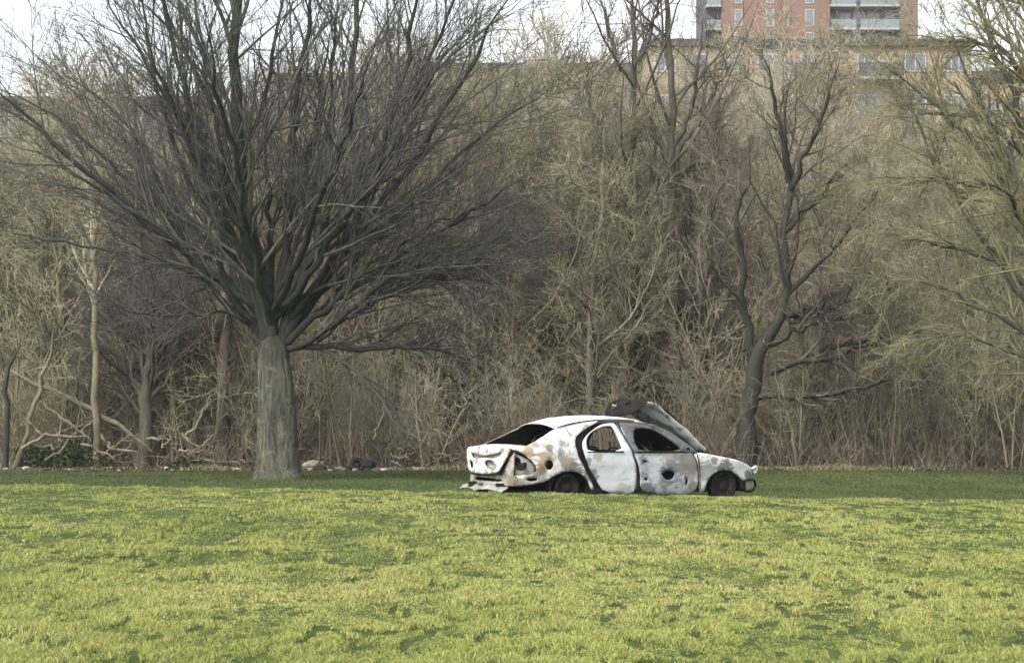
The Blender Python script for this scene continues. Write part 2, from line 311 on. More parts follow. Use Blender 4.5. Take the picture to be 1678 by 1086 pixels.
# ---- the big tree left of the car
def big_tree():
    Y = 49.0; base = (at(455, 790, Y)[0], Y, float(ground_z(at(455, 790, Y)[0], Y)))
    t = empty('bare_tree', base)
    tag(t, 'largest bare tree, thick pale trunk and dark fanning limbs, on the lawn', 'tree')
    tp = [(457, 800, 44), (457, 788, 39), (456, 770, 35), (456, 740, 33.5), (455, 690, 32), (453, 640, 30), (450, 600, 27), (448, 575, 25), (446, 552, 18), (445, 535, 8)]
    s = limb(tp, Y, 40, .004); P = s[None, :, :3]; Rr = s[None, :, 3]
    v, f = tubes(P, Rr, 28)                       # fluted, buttressed trunk
    v = v.reshape(40, 28, 3); c = P[0][:, None]; a = np.arange(28) / 28 * 2 * np.pi
    h = (v[:, :, 2] - base[2]); fl = 1 + .05 * np.sin(a * 5 + 1 + h * .15) + .025 * np.sin(a * 9 + 2 + h * 1.3) + (.26 * np.exp(-np.clip(h, 0, 9) * 4.0)) * np.maximum(0, np.sin(a * 4 + .6))[None] + (.15 * np.exp(-np.clip(h, 0, 9) * 5.0)) * np.maximum(0, np.sin(a * 7 + 2.2))[None]
    fl += rng.normal(0, .004, fl.shape)
    v = c + (v - c) * fl[:, :, None]
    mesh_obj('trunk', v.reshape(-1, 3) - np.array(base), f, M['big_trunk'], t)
    hand = [
     [(447, 585, 24), (432, 500, 20), (410, 420, 18), (398, 320, 17), (390, 200, 15), (386, 80, 13), (388, -60, 10), (392, -260, 5)],
     [(455, 580, 20), (478, 480, 15), (520, 380, 12), (556, 250, 9), (575, 100, 7), (592, -60, 5), (600, -180, 2)],
     [(440, 565, 17), (412, 475, 13), (368, 390, 11), (335, 270, 8), (300, 130, 6), (262, -40, 4), (240, -160, 2)],
     [(460, 565, 18), (515, 478, 14), (585, 390, 11), (655, 285, 8), (735, 155, 5), (810, 30, 3.5), (870, -70, 2)],
     [(468, 565, 14), (555, 492, 10), (650, 430, 7), (740, 372, 5), (810, 330, 3.5), (880, 300, 2)],
     [(462, 578, 12), (530, 562, 9), (590, 574, 7), (650, 566, 6), (710, 568, 5.5), (760, 584, 4), (810, 572, 2.5)],
     [(465, 572, 12), (535, 550, 9), (580, 512, 7), (635, 462, 6), (710, 438, 4.5), (790, 442, 3), (865, 455, 2)],
     [(432, 555, 13), (398, 515, 9), (350, 450, 7), (300, 400, 6), (225, 345, 4.5), (130, 285, 3), (30, 240, 2)],
     [(428, 545, 13), (372, 495, 9), (315, 420, 7), (272, 330, 6), (235, 250, 4.5), (180, 175, 3.5), (70, 95, 2)],
     [(425, 530, 8), (385, 518, 5), (330, 512, 4), (260, 518, 3), (180, 505, 2)],
     [(445, 530, 15), (462, 430, 11), (470, 300, 9), (482, 150, 7), (500, 0, 5), (512, -120, 3)],
     [(440, 500, 12), (420, 400, 9), (350, 285, 7), (262, 150, 5), (185, 25, 3.5), (130, -80, 2)],
     [(478, 520, 14), (552, 415, 11), (612, 305, 9), (650, 180, 7), (680, 50, 5), (702, -80, 3)],
     [(415, 530, 9), (335, 440, 7), (262, 335, 5), (175, 262, 4), (65, 175, 3), (-50, 120, 2)],
     [(425, 520, 10), (375, 400, 8), (315, 300, 6), (272, 175, 4.5), (240, 40, 3), (225, -60, 2)],
     [(475, 555, 9), (560, 470, 6), (650, 400, 4.5), (735, 350, 3.5), (840, 325, 2)],
     [(470, 545, 11), (600, 400, 7), (700, 300, 5), (780, 215, 4), (870, 150, 2), (930, 90, 1.5)],
     [(480, 500, 9), (525, 470, 6), (600, 445, 4.5), (690, 420, 3.5), (780, 405, 2.5), (850, 410, 1.5)],
     [(455, 480, 9), (500, 350, 7), (530, 200, 6), (540, 60, 4), (548, -80, 3)],
     [(425, 480, 9), (400, 350, 7), (365, 220, 5), (345, 80, 4), (335, -60, 3)],
     [(500, 440, 8), (590, 330, 6), (650, 250, 5), (700, 130, 4), (760, 0, 3), (800, -80, 2)],
     [(420, 450, 9), (390, 300, 7), (420, 150, 5), (440, 20, 4), (450, -80, 3)],
     [(410, 535, 7), (340, 470, 5), (240, 420, 4), (140, 395, 3), (20, 380, 2), (-60, 350, 1.5)],
    ]
    hand += [[(520, 560, 6), (600, 500, 5), (680, 465, 4), (760, 458, 3), (840, 480, 2)], [(560, 520, 6), (640, 480, 4.5), (720, 455, 3.5), (800, 430, 2.5), (860, 440, 1.5)], [(600, 500, 5), (680, 440, 4), (760, 415, 3), (850, 385, 2)]]
    deps_x = [-1, .5, -2]
    deps = [0, .6, -.5, .8, -1.2, -.6, -1.8, -1.5, .8, -1, 1.2, 1.8, -1.4, 1.0, -1.0, 1.5, 2.5, -1, 2, -2, -2.4, 2.6, 2.0] + deps_x
    # limbs that grow towards and away from the viewer
    g = np.random.default_rng(21)
    for k in range(9):
        az = (k + .5) / 9 * 2 * np.pi + g.normal(0, .1); el = R(g.uniform(28, 68)); ln = g.uniform(4.5, 7.5)
        dx, dz, dy = math.cos(az) * math.cos(el), math.sin(el), math.sin(az) * math.cos(el)
        sc = F / Y; z0 = g.uniform(500, 570); x0 = 447; pts = []
        for q in np.linspace(0, 1, 6):
            pts.append((x0 + dx * ln * sc * q, z0 - (dz * ln * q + .8 * q * q) * sc, 11 * (1 - q) + 2, dy * ln * q))
        hand.append(pts); deps.append(0)
    limbs = []
    for p, d in zip(hand, deps):
        s = limb(p, Y, 18, .04, dep=d); limbs.append(s)
        mesh_obj('limb', *(lambda vf: (vf[0] - np.array(base), vf[1]))(tubes(s[None, :, :3], s[None, :, 3] * np.linspace(.50, .80, 18)[None], 8)), M['big_limb'], t)
    P0, R0 = stack(limbs)
    R0 = R0 * .62
    P1, R1, L1 = children(P0, R0, 17, 27, 8, .44, .11, .15, .99, 8, .09, .03, .55, .0082)
    P2, R2, L2 = children(P1, R1, 8, 30, 10, .50, .12, .15, .98, 5, .11, .03, .55, .0066, .35, L1)
    P3, R3, L3 = children(P2, R2, 5, 33, 12, .52, .14, .15, .98, 4, .13, .02, .65, .0046, .25, L2)
    P4, R4, L4 = children(P3[::3], R3[::3], 1, 35, 12, .6, .15, .2, .95, 3, .15, .02, .7, .004, .2, L3[::3])
    tube_obj('crown', [(P1, R1, 5), (P2, R2, 4), (P3, R3, 3), (P4, R4, 3)], M['big_twig'], t, base)
big_tree()

# ---- trees drawn limb by limb: trunk + crown
def drawn_tree(name, label, Y, trunks, limbs, mt, mb, k=(12, 6, 4), ang=34, lr=.45, up=.04, rmin=(.009, .0072, .006), wig=.1, seed=1, lmat=None, lw=.74, ldep=0):
    g = np.random.default_rng(seed)
    th = lambda p: [(q[0], q[1], q[2] * lw, *q[3:]) for q in p]
    tr = [limb(th(p), Y, 24, .03) for p in trunks]; lb = [limb(th(p), Y, 14, .045, dep=ldep) for p in limbs]
    b = tr[0][0, :3].copy(); b[2] = float(ground_z(b[0], b[1])); t = empty(name, tuple(b)); tag(t, label, 'tree')
    tube_obj('trunk', [(s[None, :, :3], s[None, :, 3], 12) for s in tr], mt, t, b)
    if lb:
        for s in lb: tube_obj('limb', [(s[None, :, :3], s[None, :, 3], 7)], lmat or mt, t, b)
    sets = []; srcs = []
    if lb: srcs.append((stack(lb), k[0], .15))
    srcs.append((stack(tr), k[0] + 4, .45))
    for (P0, R0), m, t0 in srcs:
        P1, R1, L1 = children(P0, R0, m + 2, ang + 3, 12, lr, .1, t0, .99, 7, wig * .8, up, .5, rmin[0], .5, g=g)
        P2, R2, L2 = children(P1, R1, k[1] + 1, ang + 6, 14, .5, .12, .1, .98, 5, wig, up, .55, rmin[1], .35, L1, g=g)
        P3, R3, L3 = children(P2, R2, k[2] + 1, ang + 8, 15, .5, .12, .1, .98, 4, wig, up * .6, .6, rmin[2], .25, L2, g=g)
        sets += [(P1, R1, 5), (P2, R2, 3), (P3, R3, 3)]
    tube_obj('crown', sets, mb, t, b)
    return t
drawn_tree('bare_tree', 'tall twin stemmed bare tree rising from the thicket left of the forked tree', 61,
    [[(1046, 775, 19), (1046, 620, 17), (1042, 480, 14), (1030, 380, 9), (1034, 250, 7.5), (1038, 120, 6), (1036, 0, 4.5), (1034, -120, 3)],
     [(1106, 775, 16), (1105, 560, 13), (1101, 400, 10), (1102, 250, 8), (1098, 100, 7), (1092, -50, 5), (1088, -130, 3)]],
    [[(1038, 140, 5), (1010, 95, 4), (992, 30, 3), (975, -40, 2)], [(1038, 115, 5), (1062, 60, 4), (1080, 0, 3), (1086, -60, 2)],
     [(1101, 245, 6), (1130, 190, 5), (1146, 110, 4), (1150, 30, 2.5)], [(1104, 262, 5), (1140, 205, 4), (1172, 150, 3), (1200, 100, 2)],
     [(1104, 290, 5), (1140, 266, 4), (1190, 262, 3), (1230, 240, 2)], [(1032, 330, 5), (1000, 270, 4), (970, 180, 3), (950, 80, 2)],
     [(1101, 420, 5), (1075, 360, 4), (1080, 290, 3), (1065, 200, 2)], [(1034, 400, 5), (1060, 340, 4), (1072, 250, 3), (1070, 160, 2)],
     [(1106, 555, 5), (1108, 520, 4), (1140, 498, 3), (1175, 478, 2)], [(1030, 375, 4), (1000, 330, 3), (980, 310, 2)]],
    M['dull_trunk'], M['mid_twig'], (9, 5, 3), 38, .4, .06, wig=.13, seed=3)
drawn_tree('bare_tree', 'bare tree forking low with dark crooked limbs reaching right, behind the front of the car', 58.4,
    [[(1222, 775, 19), (1226, 690, 15), (1230, 640, 14), (1238, 595, 13), (1243, 575, 12), (1268, 540, 9), (1288, 500, 8), (1290, 440, 6), (1284, 380, 5.5), (1298, 300, 5), (1286, 230, 4), (1296, 120, 2.5)]],
    [[(1238, 590, 9), (1222, 530, 7), (1211, 470, 6), (1218, 430, 5.5), (1204, 400, 5), (1202, 360, 4), (1225, 310, 3), (1222, 250, 2)],
     [(1286, 516, 6), (1320, 507, 5), (1345, 495, 4), (1368, 470, 2.5)], [(1298, 528, 5), (1330, 520, 4.5), (1352, 506, 3)],
     [(1262, 566, 5), (1310, 540, 4), (1375, 526, 3), (1440, 508, 2)], [(1300, 520, 4), (1362, 500, 4), (1425, 484, 3), (1480, 470, 2)],
     [(1262, 610, 6), (1310, 592, 5), (1378, 580, 4.5), (1420, 566, 4), (1450, 554, 3), (1500, 542, 2)],
     [(1345, 577, 5), (1370, 566, 4.5), (1415, 560, 4), (1446, 530, 3)], [(1240, 650, 6), (1310, 652, 5), (1370, 640, 4), (1405, 636, 4), (1470, 608, 3), (1550, 590, 2)],
     [(1292, 300, 6), (1280, 240, 4.5), (1262, 160, 3), (1240, 90, 2)], [(1296, 310, 6), (1320, 250, 4), (1350, 170, 3), (1370, 100, 2)],
     [(1286, 380, 5), (1330, 330, 4), (1360, 290, 3), (1390, 270, 2)], [(1292, 480, 5), (1350, 420, 3.5), (1400, 360, 3), (1440, 300, 2)]],
    M['dark_bark'], M['mid_twig'], (9, 5, 3), 34, .36, .06, wig=.15, seed=4, lw=1.0, ldep=-.9)
drawn_tree('bare_tree', 'bare olive twigged tree leaning in from the right edge of the picture', 53,
    [[(1745, 790, 26), (1742, 640, 22), (1738, 450, 18), (1730, 250, 14), (1715, 50, 9), (1700, -120, 5)]],
    [[(1740, 560, 10), (1650, 440, 7), (1570, 330, 5), (1510, 220, 4), (1490, 140, 2.5)], [(1738, 500, 10), (1670, 300, 7), (1610, 180, 5), (1560, 50, 3)],
     [(1732, 330, 9), (1660, 160, 6), (1610, 20, 4), (1590, -60, 3)], [(1738, 430, 9), (1610, 250, 6), (1520, 160, 4), (1420, 90, 2)],
     [(1740, 520, 8), (1640, 430, 5), (1520, 395, 4), (1400, 380, 2)], [(1740, 600, 8), (1640, 520, 5), (1540, 470, 4), (1440, 455, 2)],
     [(1735, 380, 8), (1600, 300, 5), (1500, 290, 4), (1400, 300, 2)], [(1725, 200, 7), (1650, 90, 5), (1560, 70, 3), (1470, 60, 2)],
     [(1730, 300, 8), (1640, 220, 5), (1560, 190, 4), (1460, 190, 2)], [(1740, 640, 7), (1660, 580, 5), (1570, 550, 3.5), (1480, 560, 2)],
     [(1720, 100, 7), (1670, 0, 5), (1600, -50, 3), (1550, -90, 2)], [(1738, 470, 8), (1660, 390, 5, -1.5), (1600, 330, 4, -3), (1540, 320, 2, -4)]],
    M['dull_trunk'], M['olive_twig'], (15, 7, 5), 30, .43, -.01, wig=.10, seed=5, lmat=M['grey_twig'], lw=.85)
drawn_tree('bare_tree', 'small dark grey bare tree with a low fan of branches left of the big trunk', 58.5,
    [[(233, 778, 30), (237, 745, 22), (240, 700, 19), (238, 660, 18), (240, 640, 14), (243, 600, 9), (246, 500, 5), (250, 420, 2)]],
    [[(234, 665, 9), (218, 625, 7), (195, 590, 5), (165, 555, 3.5), (130, 500, 2)], [(236, 650, 8), (212, 580, 6), (185, 510, 4), (160, 430, 2)],
     [(242, 655, 8), (262, 590, 6), (285, 520, 4), (300, 450, 2)], [(244, 660, 8), (275, 620, 6), (320, 570, 4), (370, 530, 2)],
     [(240, 630, 7), (225, 540, 5), (215, 450, 3), (210, 390, 2)], [(236, 680, 6), (200, 640, 4), (150, 600, 3), (90, 570, 2)],
     [(246, 640, 6), (290, 590, 4), (345, 545, 3), (400, 520, 2)], [(245, 640, 6, 0), (262, 560, 5, -1), (270, 480, 3, -2), (272, 420, 2, -3)]],
    M['grey_twig'], M['grey_twig'], (11, 6, 4), 30, .42, .03, wig=.10, seed=6, lw=.6)
drawn_tree('bare_tree', 'straight brown woodland tree close behind the big trunk on its left side', 58.6,
    [[(364, 778, 19), (366, 700, 16), (368, 600, 14), (372, 450, 12), (378, 300, 9), (380, 200, 5), (384, 130, 2)]], [],
    M['wood_trunk'], M['wood_twig'], (10, 5, 3), 35, .25, .05, seed=8)
drawn_tree('bare_tree', 'slim straight tree beside the fallen pale limbs at the left', 57.8,
    [[(160, 776, 11), (157, 740, 9), (156, 600, 8), (154, 450, 7), (150, 300, 5), (146, 200, 2)]], [],
    M['wood_trunk'], M['olive_twig'], (10, 5, 3), 35, .28, .05, seed=9)

# ---- the thicket: variants, then individual copies
def proto_tree(i, H, lean, nl, r0, g, spread, mt, mb, k):
    n = 14; z = np.linspace(-.1, H * .93, n); p = np.zeros((1, n, 3)); p[0, :, 2] = z
    p[0, :, 0] = lean * (np.maximum(z, 0) / H) ** 1.4 * H + np.cumsum(g.normal(0, .05, n)); p[0, :, 1] = np.cumsum(g.normal(0, .05, n))
    p[0, :, :2] -= p[0, :1, :2]; r = np.linspace(r0, r0 * .15, n)[None]
    P1, R1, L1 = children(p, r, nl, spread, 12, .38, .08, .14, .99, 9, .13, .03, .5, .010, .9, g=g)
    P2, R2, L2 = children(P1, R1, k[0], 36, 14, .50, .12, .08, .98, 6, .12, .025, .55, .0076, .4, L1, g=g)
    P3, R3, L3 = children(P2, R2, k[1], 40, 15, .58, .16, .1, .98, 4, .14, .01, .65, .0062, .28, L2, g=g)
    t = empty('woodland_tree')
    tube_obj('trunk', [(p, r, 8), (P1, R1, 5)], mt, t); tube_obj('crown', [(P2, R2, 3), (P3, R3, 3)], mb, t)
    return t
g = np.random.default_rng(5); protos = []
for i in range(10):
    mb = [M['wood_twig'], M['olive_twig'], M['wood_twig'], M['red_twig'], M['wood_twig']][i % 5]
    protos.append(proto_tree(i, [7.4, 8.6, 6.6, 7.8, 5.6][i % 5] * g.uniform(.95, 1.05), g.normal(0, .03), 32, g.uniform(.06, .12), g, [40, 34, 48, 30, 54][i % 5], M['wood_trunk'], mb, (9, 6)))
def copy_tree(o, loc, rz, s, lab, cat, grp):
    c = o.copy(); col.objects.link(c); c.location = loc; c.rotation_euler = (0, 0, rz); c.scale = (s, s, s); tag(c, lab, cat, grp)
    for ch in list(o.children):
        d = ch.copy(); col.objects.link(d); d.parent = c
    return c
used = set()
def place(ps, j, x, y, rz, s, lab, cat, grp):
    o = ps[j]; loc = (x, y, float(ground_z(x, y)) - .03)
    if id(o) not in used:
        used.add(id(o)); o.location = loc; o.rotation_euler = (0, 0, rz); o.scale = (s, s, s); tag(o, lab, cat, grp)
    else: copy_tree(o, loc, rz, s, lab, cat, grp)
pts = []
tries = 0
while len(pts) < 230 and tries < 60000:
    tries += 1; y = 60 + 34 * g.random() ** 1.35; x = (g.random() * 2 - 1) * (y * .21 + 2.5)
    if all((x - a) ** 2 + (y - b) ** 2 > 1.0 for a, b in pts): pts.append((x, y))
def skyline(px):       # pixel height the thicket reaches, from left to right
    return np.interp(px, [-200, 0, 300, 560, 800, 960, 1060, 1180, 1300, 1420, 1550, 1700, 1900], [150, 140, 190, 160, 110, 130, 200, 150, 90, 190, 250, 240, 220])
for (x, y) in pts:
    px = 839 + x * F / y; top = skyline(px) + g.normal(25, 55); Hh = EYE + (HOR - top) * y / F
    pool = [0, 2, 4, 5, 7] if px < 1100 or px > 1450 else [1, 3, 8, 0, 5]
    if px > 1400 or px < 420: pool = [1, 6, 4, 9, 2]
    j = int(g.choice(pool)); hh = [7.4, 8.6, 6.6, 7.8, 5.6][j % 5] * 1.04
    place(protos, j, x, y, g.uniform(0, 6.28), float(np.clip(Hh / hh, .5, 2.3)), 'bare brown woodland tree packed among others in the thicket behind the lawn', 'tree', 'bare trees of the thicket')

# saplings and bushes at the front of the wood
def proto_bush(g, H, ns, mt):
    D = np.zeros((ns, 3)); a = g.uniform(0, 6.28, ns); e = np.radians(g.normal(79, 9, ns))
    D[:, 0] = np.cos(a) * np.cos(e); D[:, 1] = np.sin(a) * np.cos(e); D[:, 2] = np.sin(e)
    o = [np.stack([g.normal(0, .28, ns), g.normal(0, .28, ns), np.full(ns, -.05)], -1)]; d = D; n = 8; ln = H * g.uniform(.5, 1.1, ns)
    for k in range(n): d = nrm(d + g.normal(0, .06, d.shape) + [0, 0, .02]); o.append(o[-1] + d * (ln / n)[:, None])
    P = np.stack(o, 1); r = np.linspace(1, .3, n + 1)[None] * g.uniform(.010, .038, ns)[:, None]
    P1, R1, L1 = children(P, r, 10, 42, 14, .34, .1, .2, .98, 5, .12, .02, .5, .006, .3, g=g)
    P2, R2, L2 = children(P1, R1, 6, 48, 16, .55, .14, .1, .98, 3, .2, .0, .6, .0050, .2, L1, g=g)
    t = empty('sapling_clump'); tube_obj('stem', [(P, r, 5)], mt, t); tube_obj('twigs', [(P1, R1, 3), (P2, R2, 3)], M['wood_twig'], t); return t
bp = [proto_bush(g, h, n, M[mm]) for h, n, mm in ((3.9, 7, 'sapling'), (2.8, 10, 'dull_trunk'), (5.2, 4, 'sapling'), (2.4, 11, 'sapling'), (3.8, 6, 'dull_trunk'))]
bpts = []
while len(bpts) < 190:
    y = 58.3 + 9 * g.random() ** 1.6; x = (g.random() * 2 - 1) * (y * .21 + 1.5)
    if all((x - a) ** 2 + (y - b) ** 2 > .18 for a, b in bpts): bpts.append((x, y))
for x, y in bpts:
    place(bp, int(g.integers(5)), x, y, g.uniform(0, 6.28), g.uniform(.75, 1.25), 'clump of thin brown saplings at the foot of the thicket', 'sapling', 'sapling clumps along the front of the wood')

# brambles / brush floor, far wood
def brush(name, n, y0, y1, H, mat, lab, seed, xr=.215, rad=(.004, .012), el=60, wig=.16):
    g = np.random.default_rng(seed); y = g.uniform(y0, y1, n); x = (g.random(n) * 2 - 1) * (y * xr + 2)
    a = g.uniform(0, 6.28, n); e = np.radians(np.clip(g.normal(el, 22, n), 5, 90)); d = np.stack([np.cos(a) * np.cos(e), np.sin(a) * np.cos(e), np.sin(e)], -1)
    o = [np.stack([x, y, ground_z(x, y) - .03], -1)]; ln = H * g.uniform(.35, 1.1, n)
    for k in range(7): d = nrm(d + g.normal(0, wig, d.shape) + [0, 0, -.03]); o.append(o[-1] + d * (ln / 7)[:, None])
    P = np.stack(o, 1); r = np.linspace(1, .35, 8)[None] * g.uniform(*rad, n)[:, None]
    P1, R1, L1 = children(P, r, 5, 45, 15, .4, .1, .1, .98, 4, .16, 0, .6, .004, .15, g=g)
    tag(tube_obj(name, [(P, r, 4), (P1, R1, 3)], mat), lab, 'undergrowth', kind='stuff')
brush('undergrowth', 9000, 58.0, 66, 1.5, M['sapling'], 'tangled brown undergrowth of bramble and dead stems under the thicket', 31)
def far_wood():
    g = np.random.default_rng(77); n = 1100; y = g.uniform(92, 118, n); x = (g.random(n) * 2 - 1) * (y * .215 + 3); px = 839 + x * F / y
    H = (EYE + (HOR - skyline(px) - 40 - g.uniform(0, 60, n)) * y / F) * g.uniform(.7, 1, n)
    m = 9; P = np.zeros((n, m, 3)); t = np.linspace(0, 1, m); P[:, :, 2] = H[:, None] * t - .2
    P[:, :, 0] = x[:, None] + np.cumsum(g.normal(0, .12, (n, m)), 1); P[:, :, 1] = y[:, None]
    r = np.linspace(1, .2, m)[None] * g.uniform(.02, .06, n)[:, None]
    P1, R1, L1 = children(P, r, 20, 50, 16, .24, .06, .02, .99, 5, .16, .02, .5, .015, .8, g=g)
    P2, R2, L2 = children(P1, R1, 8, 50, 16, .55, .1, .1, .98, 3, .18, .0, .6, .011, .5, L1, g=g)
    tag(tube_obj('far_wood', [(P, r, 4), (P1, R1, 3), (P2, R2, 3)], M['wood_twig']), 'hazy brown mass of bare trees filling the wood behind the thicket', 'wood', kind='stuff')
far_wood()
def litter():
    g = np.random.default_rng(8); n = 32000; y = 56.2 + 11 * g.random(n) ** 1.3; x = (g.random(n) * 2 - 1) * (y * .21 + 1)
    y = y + 1.6 * (N2(x * .8, x * 0 + 2) - .4); c = np.stack([x, y, ground_z(x, y) + g.uniform(.005, .07, n)], -1); a = nrm(g.normal(size=(n, 3))); b = nrm(np.cross(a, g.normal(size=(n, 3))))
    s = g.uniform(.02, .05, n)[:, None]; v = np.stack([c - a * s, c + b * s * .6, c + a * s, c - b * s * .6], 1).reshape(-1, 3)
    f = np.arange(n * 4).reshape(-1, 4); m = blade_mat('dead_leaves', [(0, (.05, .038, .025)), (.6, (.13, .10, .062)), (1, (.30, .25, .17))])
    tag(mesh_obj('leaf_litter', v, f, m, attr={'tint': np.repeat(g.random(n), 4)}), 'brown fallen leaves littering the foot of the wood', 'leaves', kind='stuff')
litter()

# fallen and leaning pale wood at the left, ivy mound
def pole(name, lab, cat, pts, Y, mat, sub=()):
    pts = [(q[0], q[1], q[2] * .62) for q in pts]; s = limb(pts, Y, 12, .03); b = s[0, :3].copy()
    sets = [(s[None, :, :3], s[None, :, 3], 8)]
    for q in sub: s2 = limb([(w[0], w[1], w[2] * .6) for w in q], Y, 12, .02); sets.append((s2[None, :, :3], s2[None, :, 3], 6))
    o = tube_obj(name, sets, mat, None, b); o.location = b; tag(o, lab, cat); return o
pole('dead_tree', 'pale leaning trunk at the far left, tallest of the bare poles there', 'dead tree', [(22, 772, 8), (40, 720, 7), (62, 640, 6.5), (78, 590, 5), (90, 530, 3)], 57.3, M['pale_wood'], [[(45, 700, 4), (28, 670, 4), (10, 620, 3)]])
pole('dead_tree', 'dark crooked stem standing at the left edge', 'dead tree', [(8, 772, 9), (12, 700, 8), (10, 620, 7), (22, 590, 5), (34, 545, 3)], 57.0, M['dark_bark'])
pole('fallen_log', 'long fallen pale trunk sloping down to the right at the left of the wood', 'log', [(15, 606, 5), (60, 628, 6), (110, 650, 7), (165, 680, 8), (225, 718, 9), (250, 740, 9)], 57.9, M['pale_wood'])
pole('deadwood', 'pale bare branch lying over the ivy mound', 'branch', [(35, 735, 4), (75, 716, 5), (110, 712, 4.5), (150, 724, 4)], 57.1, M['pale_wood'], [[(75, 716, 4), (55, 700, 3.5), (30, 664, 3)]])
pole('deadwood', 'crooked pale branch propped between the slim tree and the dark tree', 'branch', [(165, 712, 3), (180, 732, 4), (200, 738, 5), (228, 742, 5)], 57.1, M['pale_wood'], [[(180, 732, 3), (172, 722, 2.5), (166, 708, 2)]])
pole('deadwood', 'long thin pale branch sloping across the middle of the log pile', 'branch', [(62, 650, 3), (95, 680, 5), (135, 708, 4), (150, 722, 2)], 57.4, M['pale_wood'])
pole('dead_tree', 'two pale leaning stems right of the forked tree', 'dead tree', [(1306, 772, 6), (1296, 700, 5), (1280, 650, 4), (1270, 600, 3)], 58.2, M['pale_wood'], [[(1312, 772, 5), (1314, 690, 4), (1318, 600, 3)]])
pole('dead_tree', 'thin dark stem leaning left, just left of the forked tree', 'dead tree', [(1190, 772, 5), (1150, 690, 4), (1112, 630, 3), (1090, 590, 2)], 58.0, M['dull_trunk'])
pole('deadwood', 'pale crooked branch hanging in the thicket above the rear of the car', 'branch', [(740, 668, 2), (762, 662, 3), (772, 640, 3), (800, 622, 2.5), (803, 605, 2)], 57.6, M['pale_wood'])
pole('deadwood', 'pale upright broken branch between the big trunk and the car', 'branch', [(612, 720, 3), (625, 690, 3), (630, 650, 2.5), (636, 630, 2)], 57.6, M['pale_wood'])
gd = np.random.default_rng(12)
for k in range(34):
    px = gd.uniform(-20, 330) if k < 24 else gd.uniform(470, 720); py = gd.uniform(690, 770) if k < 24 else gd.uniform(735, 770); a = gd.normal(.35, .5) * (1 if gd.random() < .7 else -1); L = gd.uniform(40, 120) * (1 if k < 24 else .5)
    q = [(px + math.cos(a) * L * t + gd.normal(0, 3), min(771, py + math.sin(a) * L * t + gd.normal(0, 4)), gd.uniform(2.2, 5) * (1.1 - t * .6)) for t in (0, .25, .5, .75, 1)]
    o = pole('deadwood', 'pale broken branch lying tangled with others at the foot of the wood', 'branch', q, 57.2 + gd.uniform(0, 1.8), M['pale_wood'], [[(q[2][0], q[2][1], 2.2), (q[2][0] + gd.uniform(5, 30), q[2][1] - gd.uniform(5, 25), 1.6), (q[2][0] + gd.uniform(20, 50), q[2][1] - gd.uniform(10, 50), 1)]])
    o['group'] = 'broken branches strewn along the foot of the wood'
def ivy(name, lab, cx, cy, Y, wx, wz, wy, n, seed, mat, cat='ivy'):
    g = np.random.default_rng(seed); c0 = np.array(at(cx, cy, Y)); p = nrm(g.normal(size=(n, 3))) * (g.random((n, 1)) ** .33) * [wx, wy, wz]
    p *= (1 + .25 * np.sin(p[:, :1] * 7) + .2 * np.sin(p[:, 1:2] * 9 + 2)); c = p + [0, 0, 0]
    zg = ground_z(c[:, 0] + c0[0], c[:, 1] + c0[1]) - c0[2]; c = c[c[:, 2] > zg]; n = len(c)
    a = nrm(g.normal(size=(n, 3))); b = nrm(np.cross(a, g.normal(size=(n, 3)))); s = g.uniform(.025, .055, n)[:, None]
    v = np.stack([c - a * s, c + b * s * .7, c + a * s, c - b * s * .7], 1).reshape(-1, 3)
    o = mesh_obj(name, v, np.arange(n * 4).reshape(-1, 4), mat, smooth=False, attr={'tint': np.repeat(g.random(n), 4)}); o.location = c0; tag(o, lab, cat)
leafm = blade_mat('ivy_leaf', [(0, (.05, .07, .035)), (.7, (.095, .12, .058)), (1, (.17, .19, .10))])
ivy('ivy_mound', 'low dark green ivy mound under the fallen pale limbs', 98, 765, 57.8, 1.05, .55, .5, 9000, 3, leafm)
ivy('ivy_mound', 'small dark green ivy heap right of the small grey tree', 300, 772, 57.6, .45, .32, .3, 3000, 4, leafm)
ivy('ivy_growth', 'dull green ivy climbing the left stem of the twin stemmed tree', 1046, 560, 60.8, .22, 1.5, .25, 1800, 5, leafm)
ivy('evergreen_bush', 'faint dark green bush in the thicket between big tree and car', 745, 610, 60, .55, .45, .4, 450, 6, leafm, 'bush')

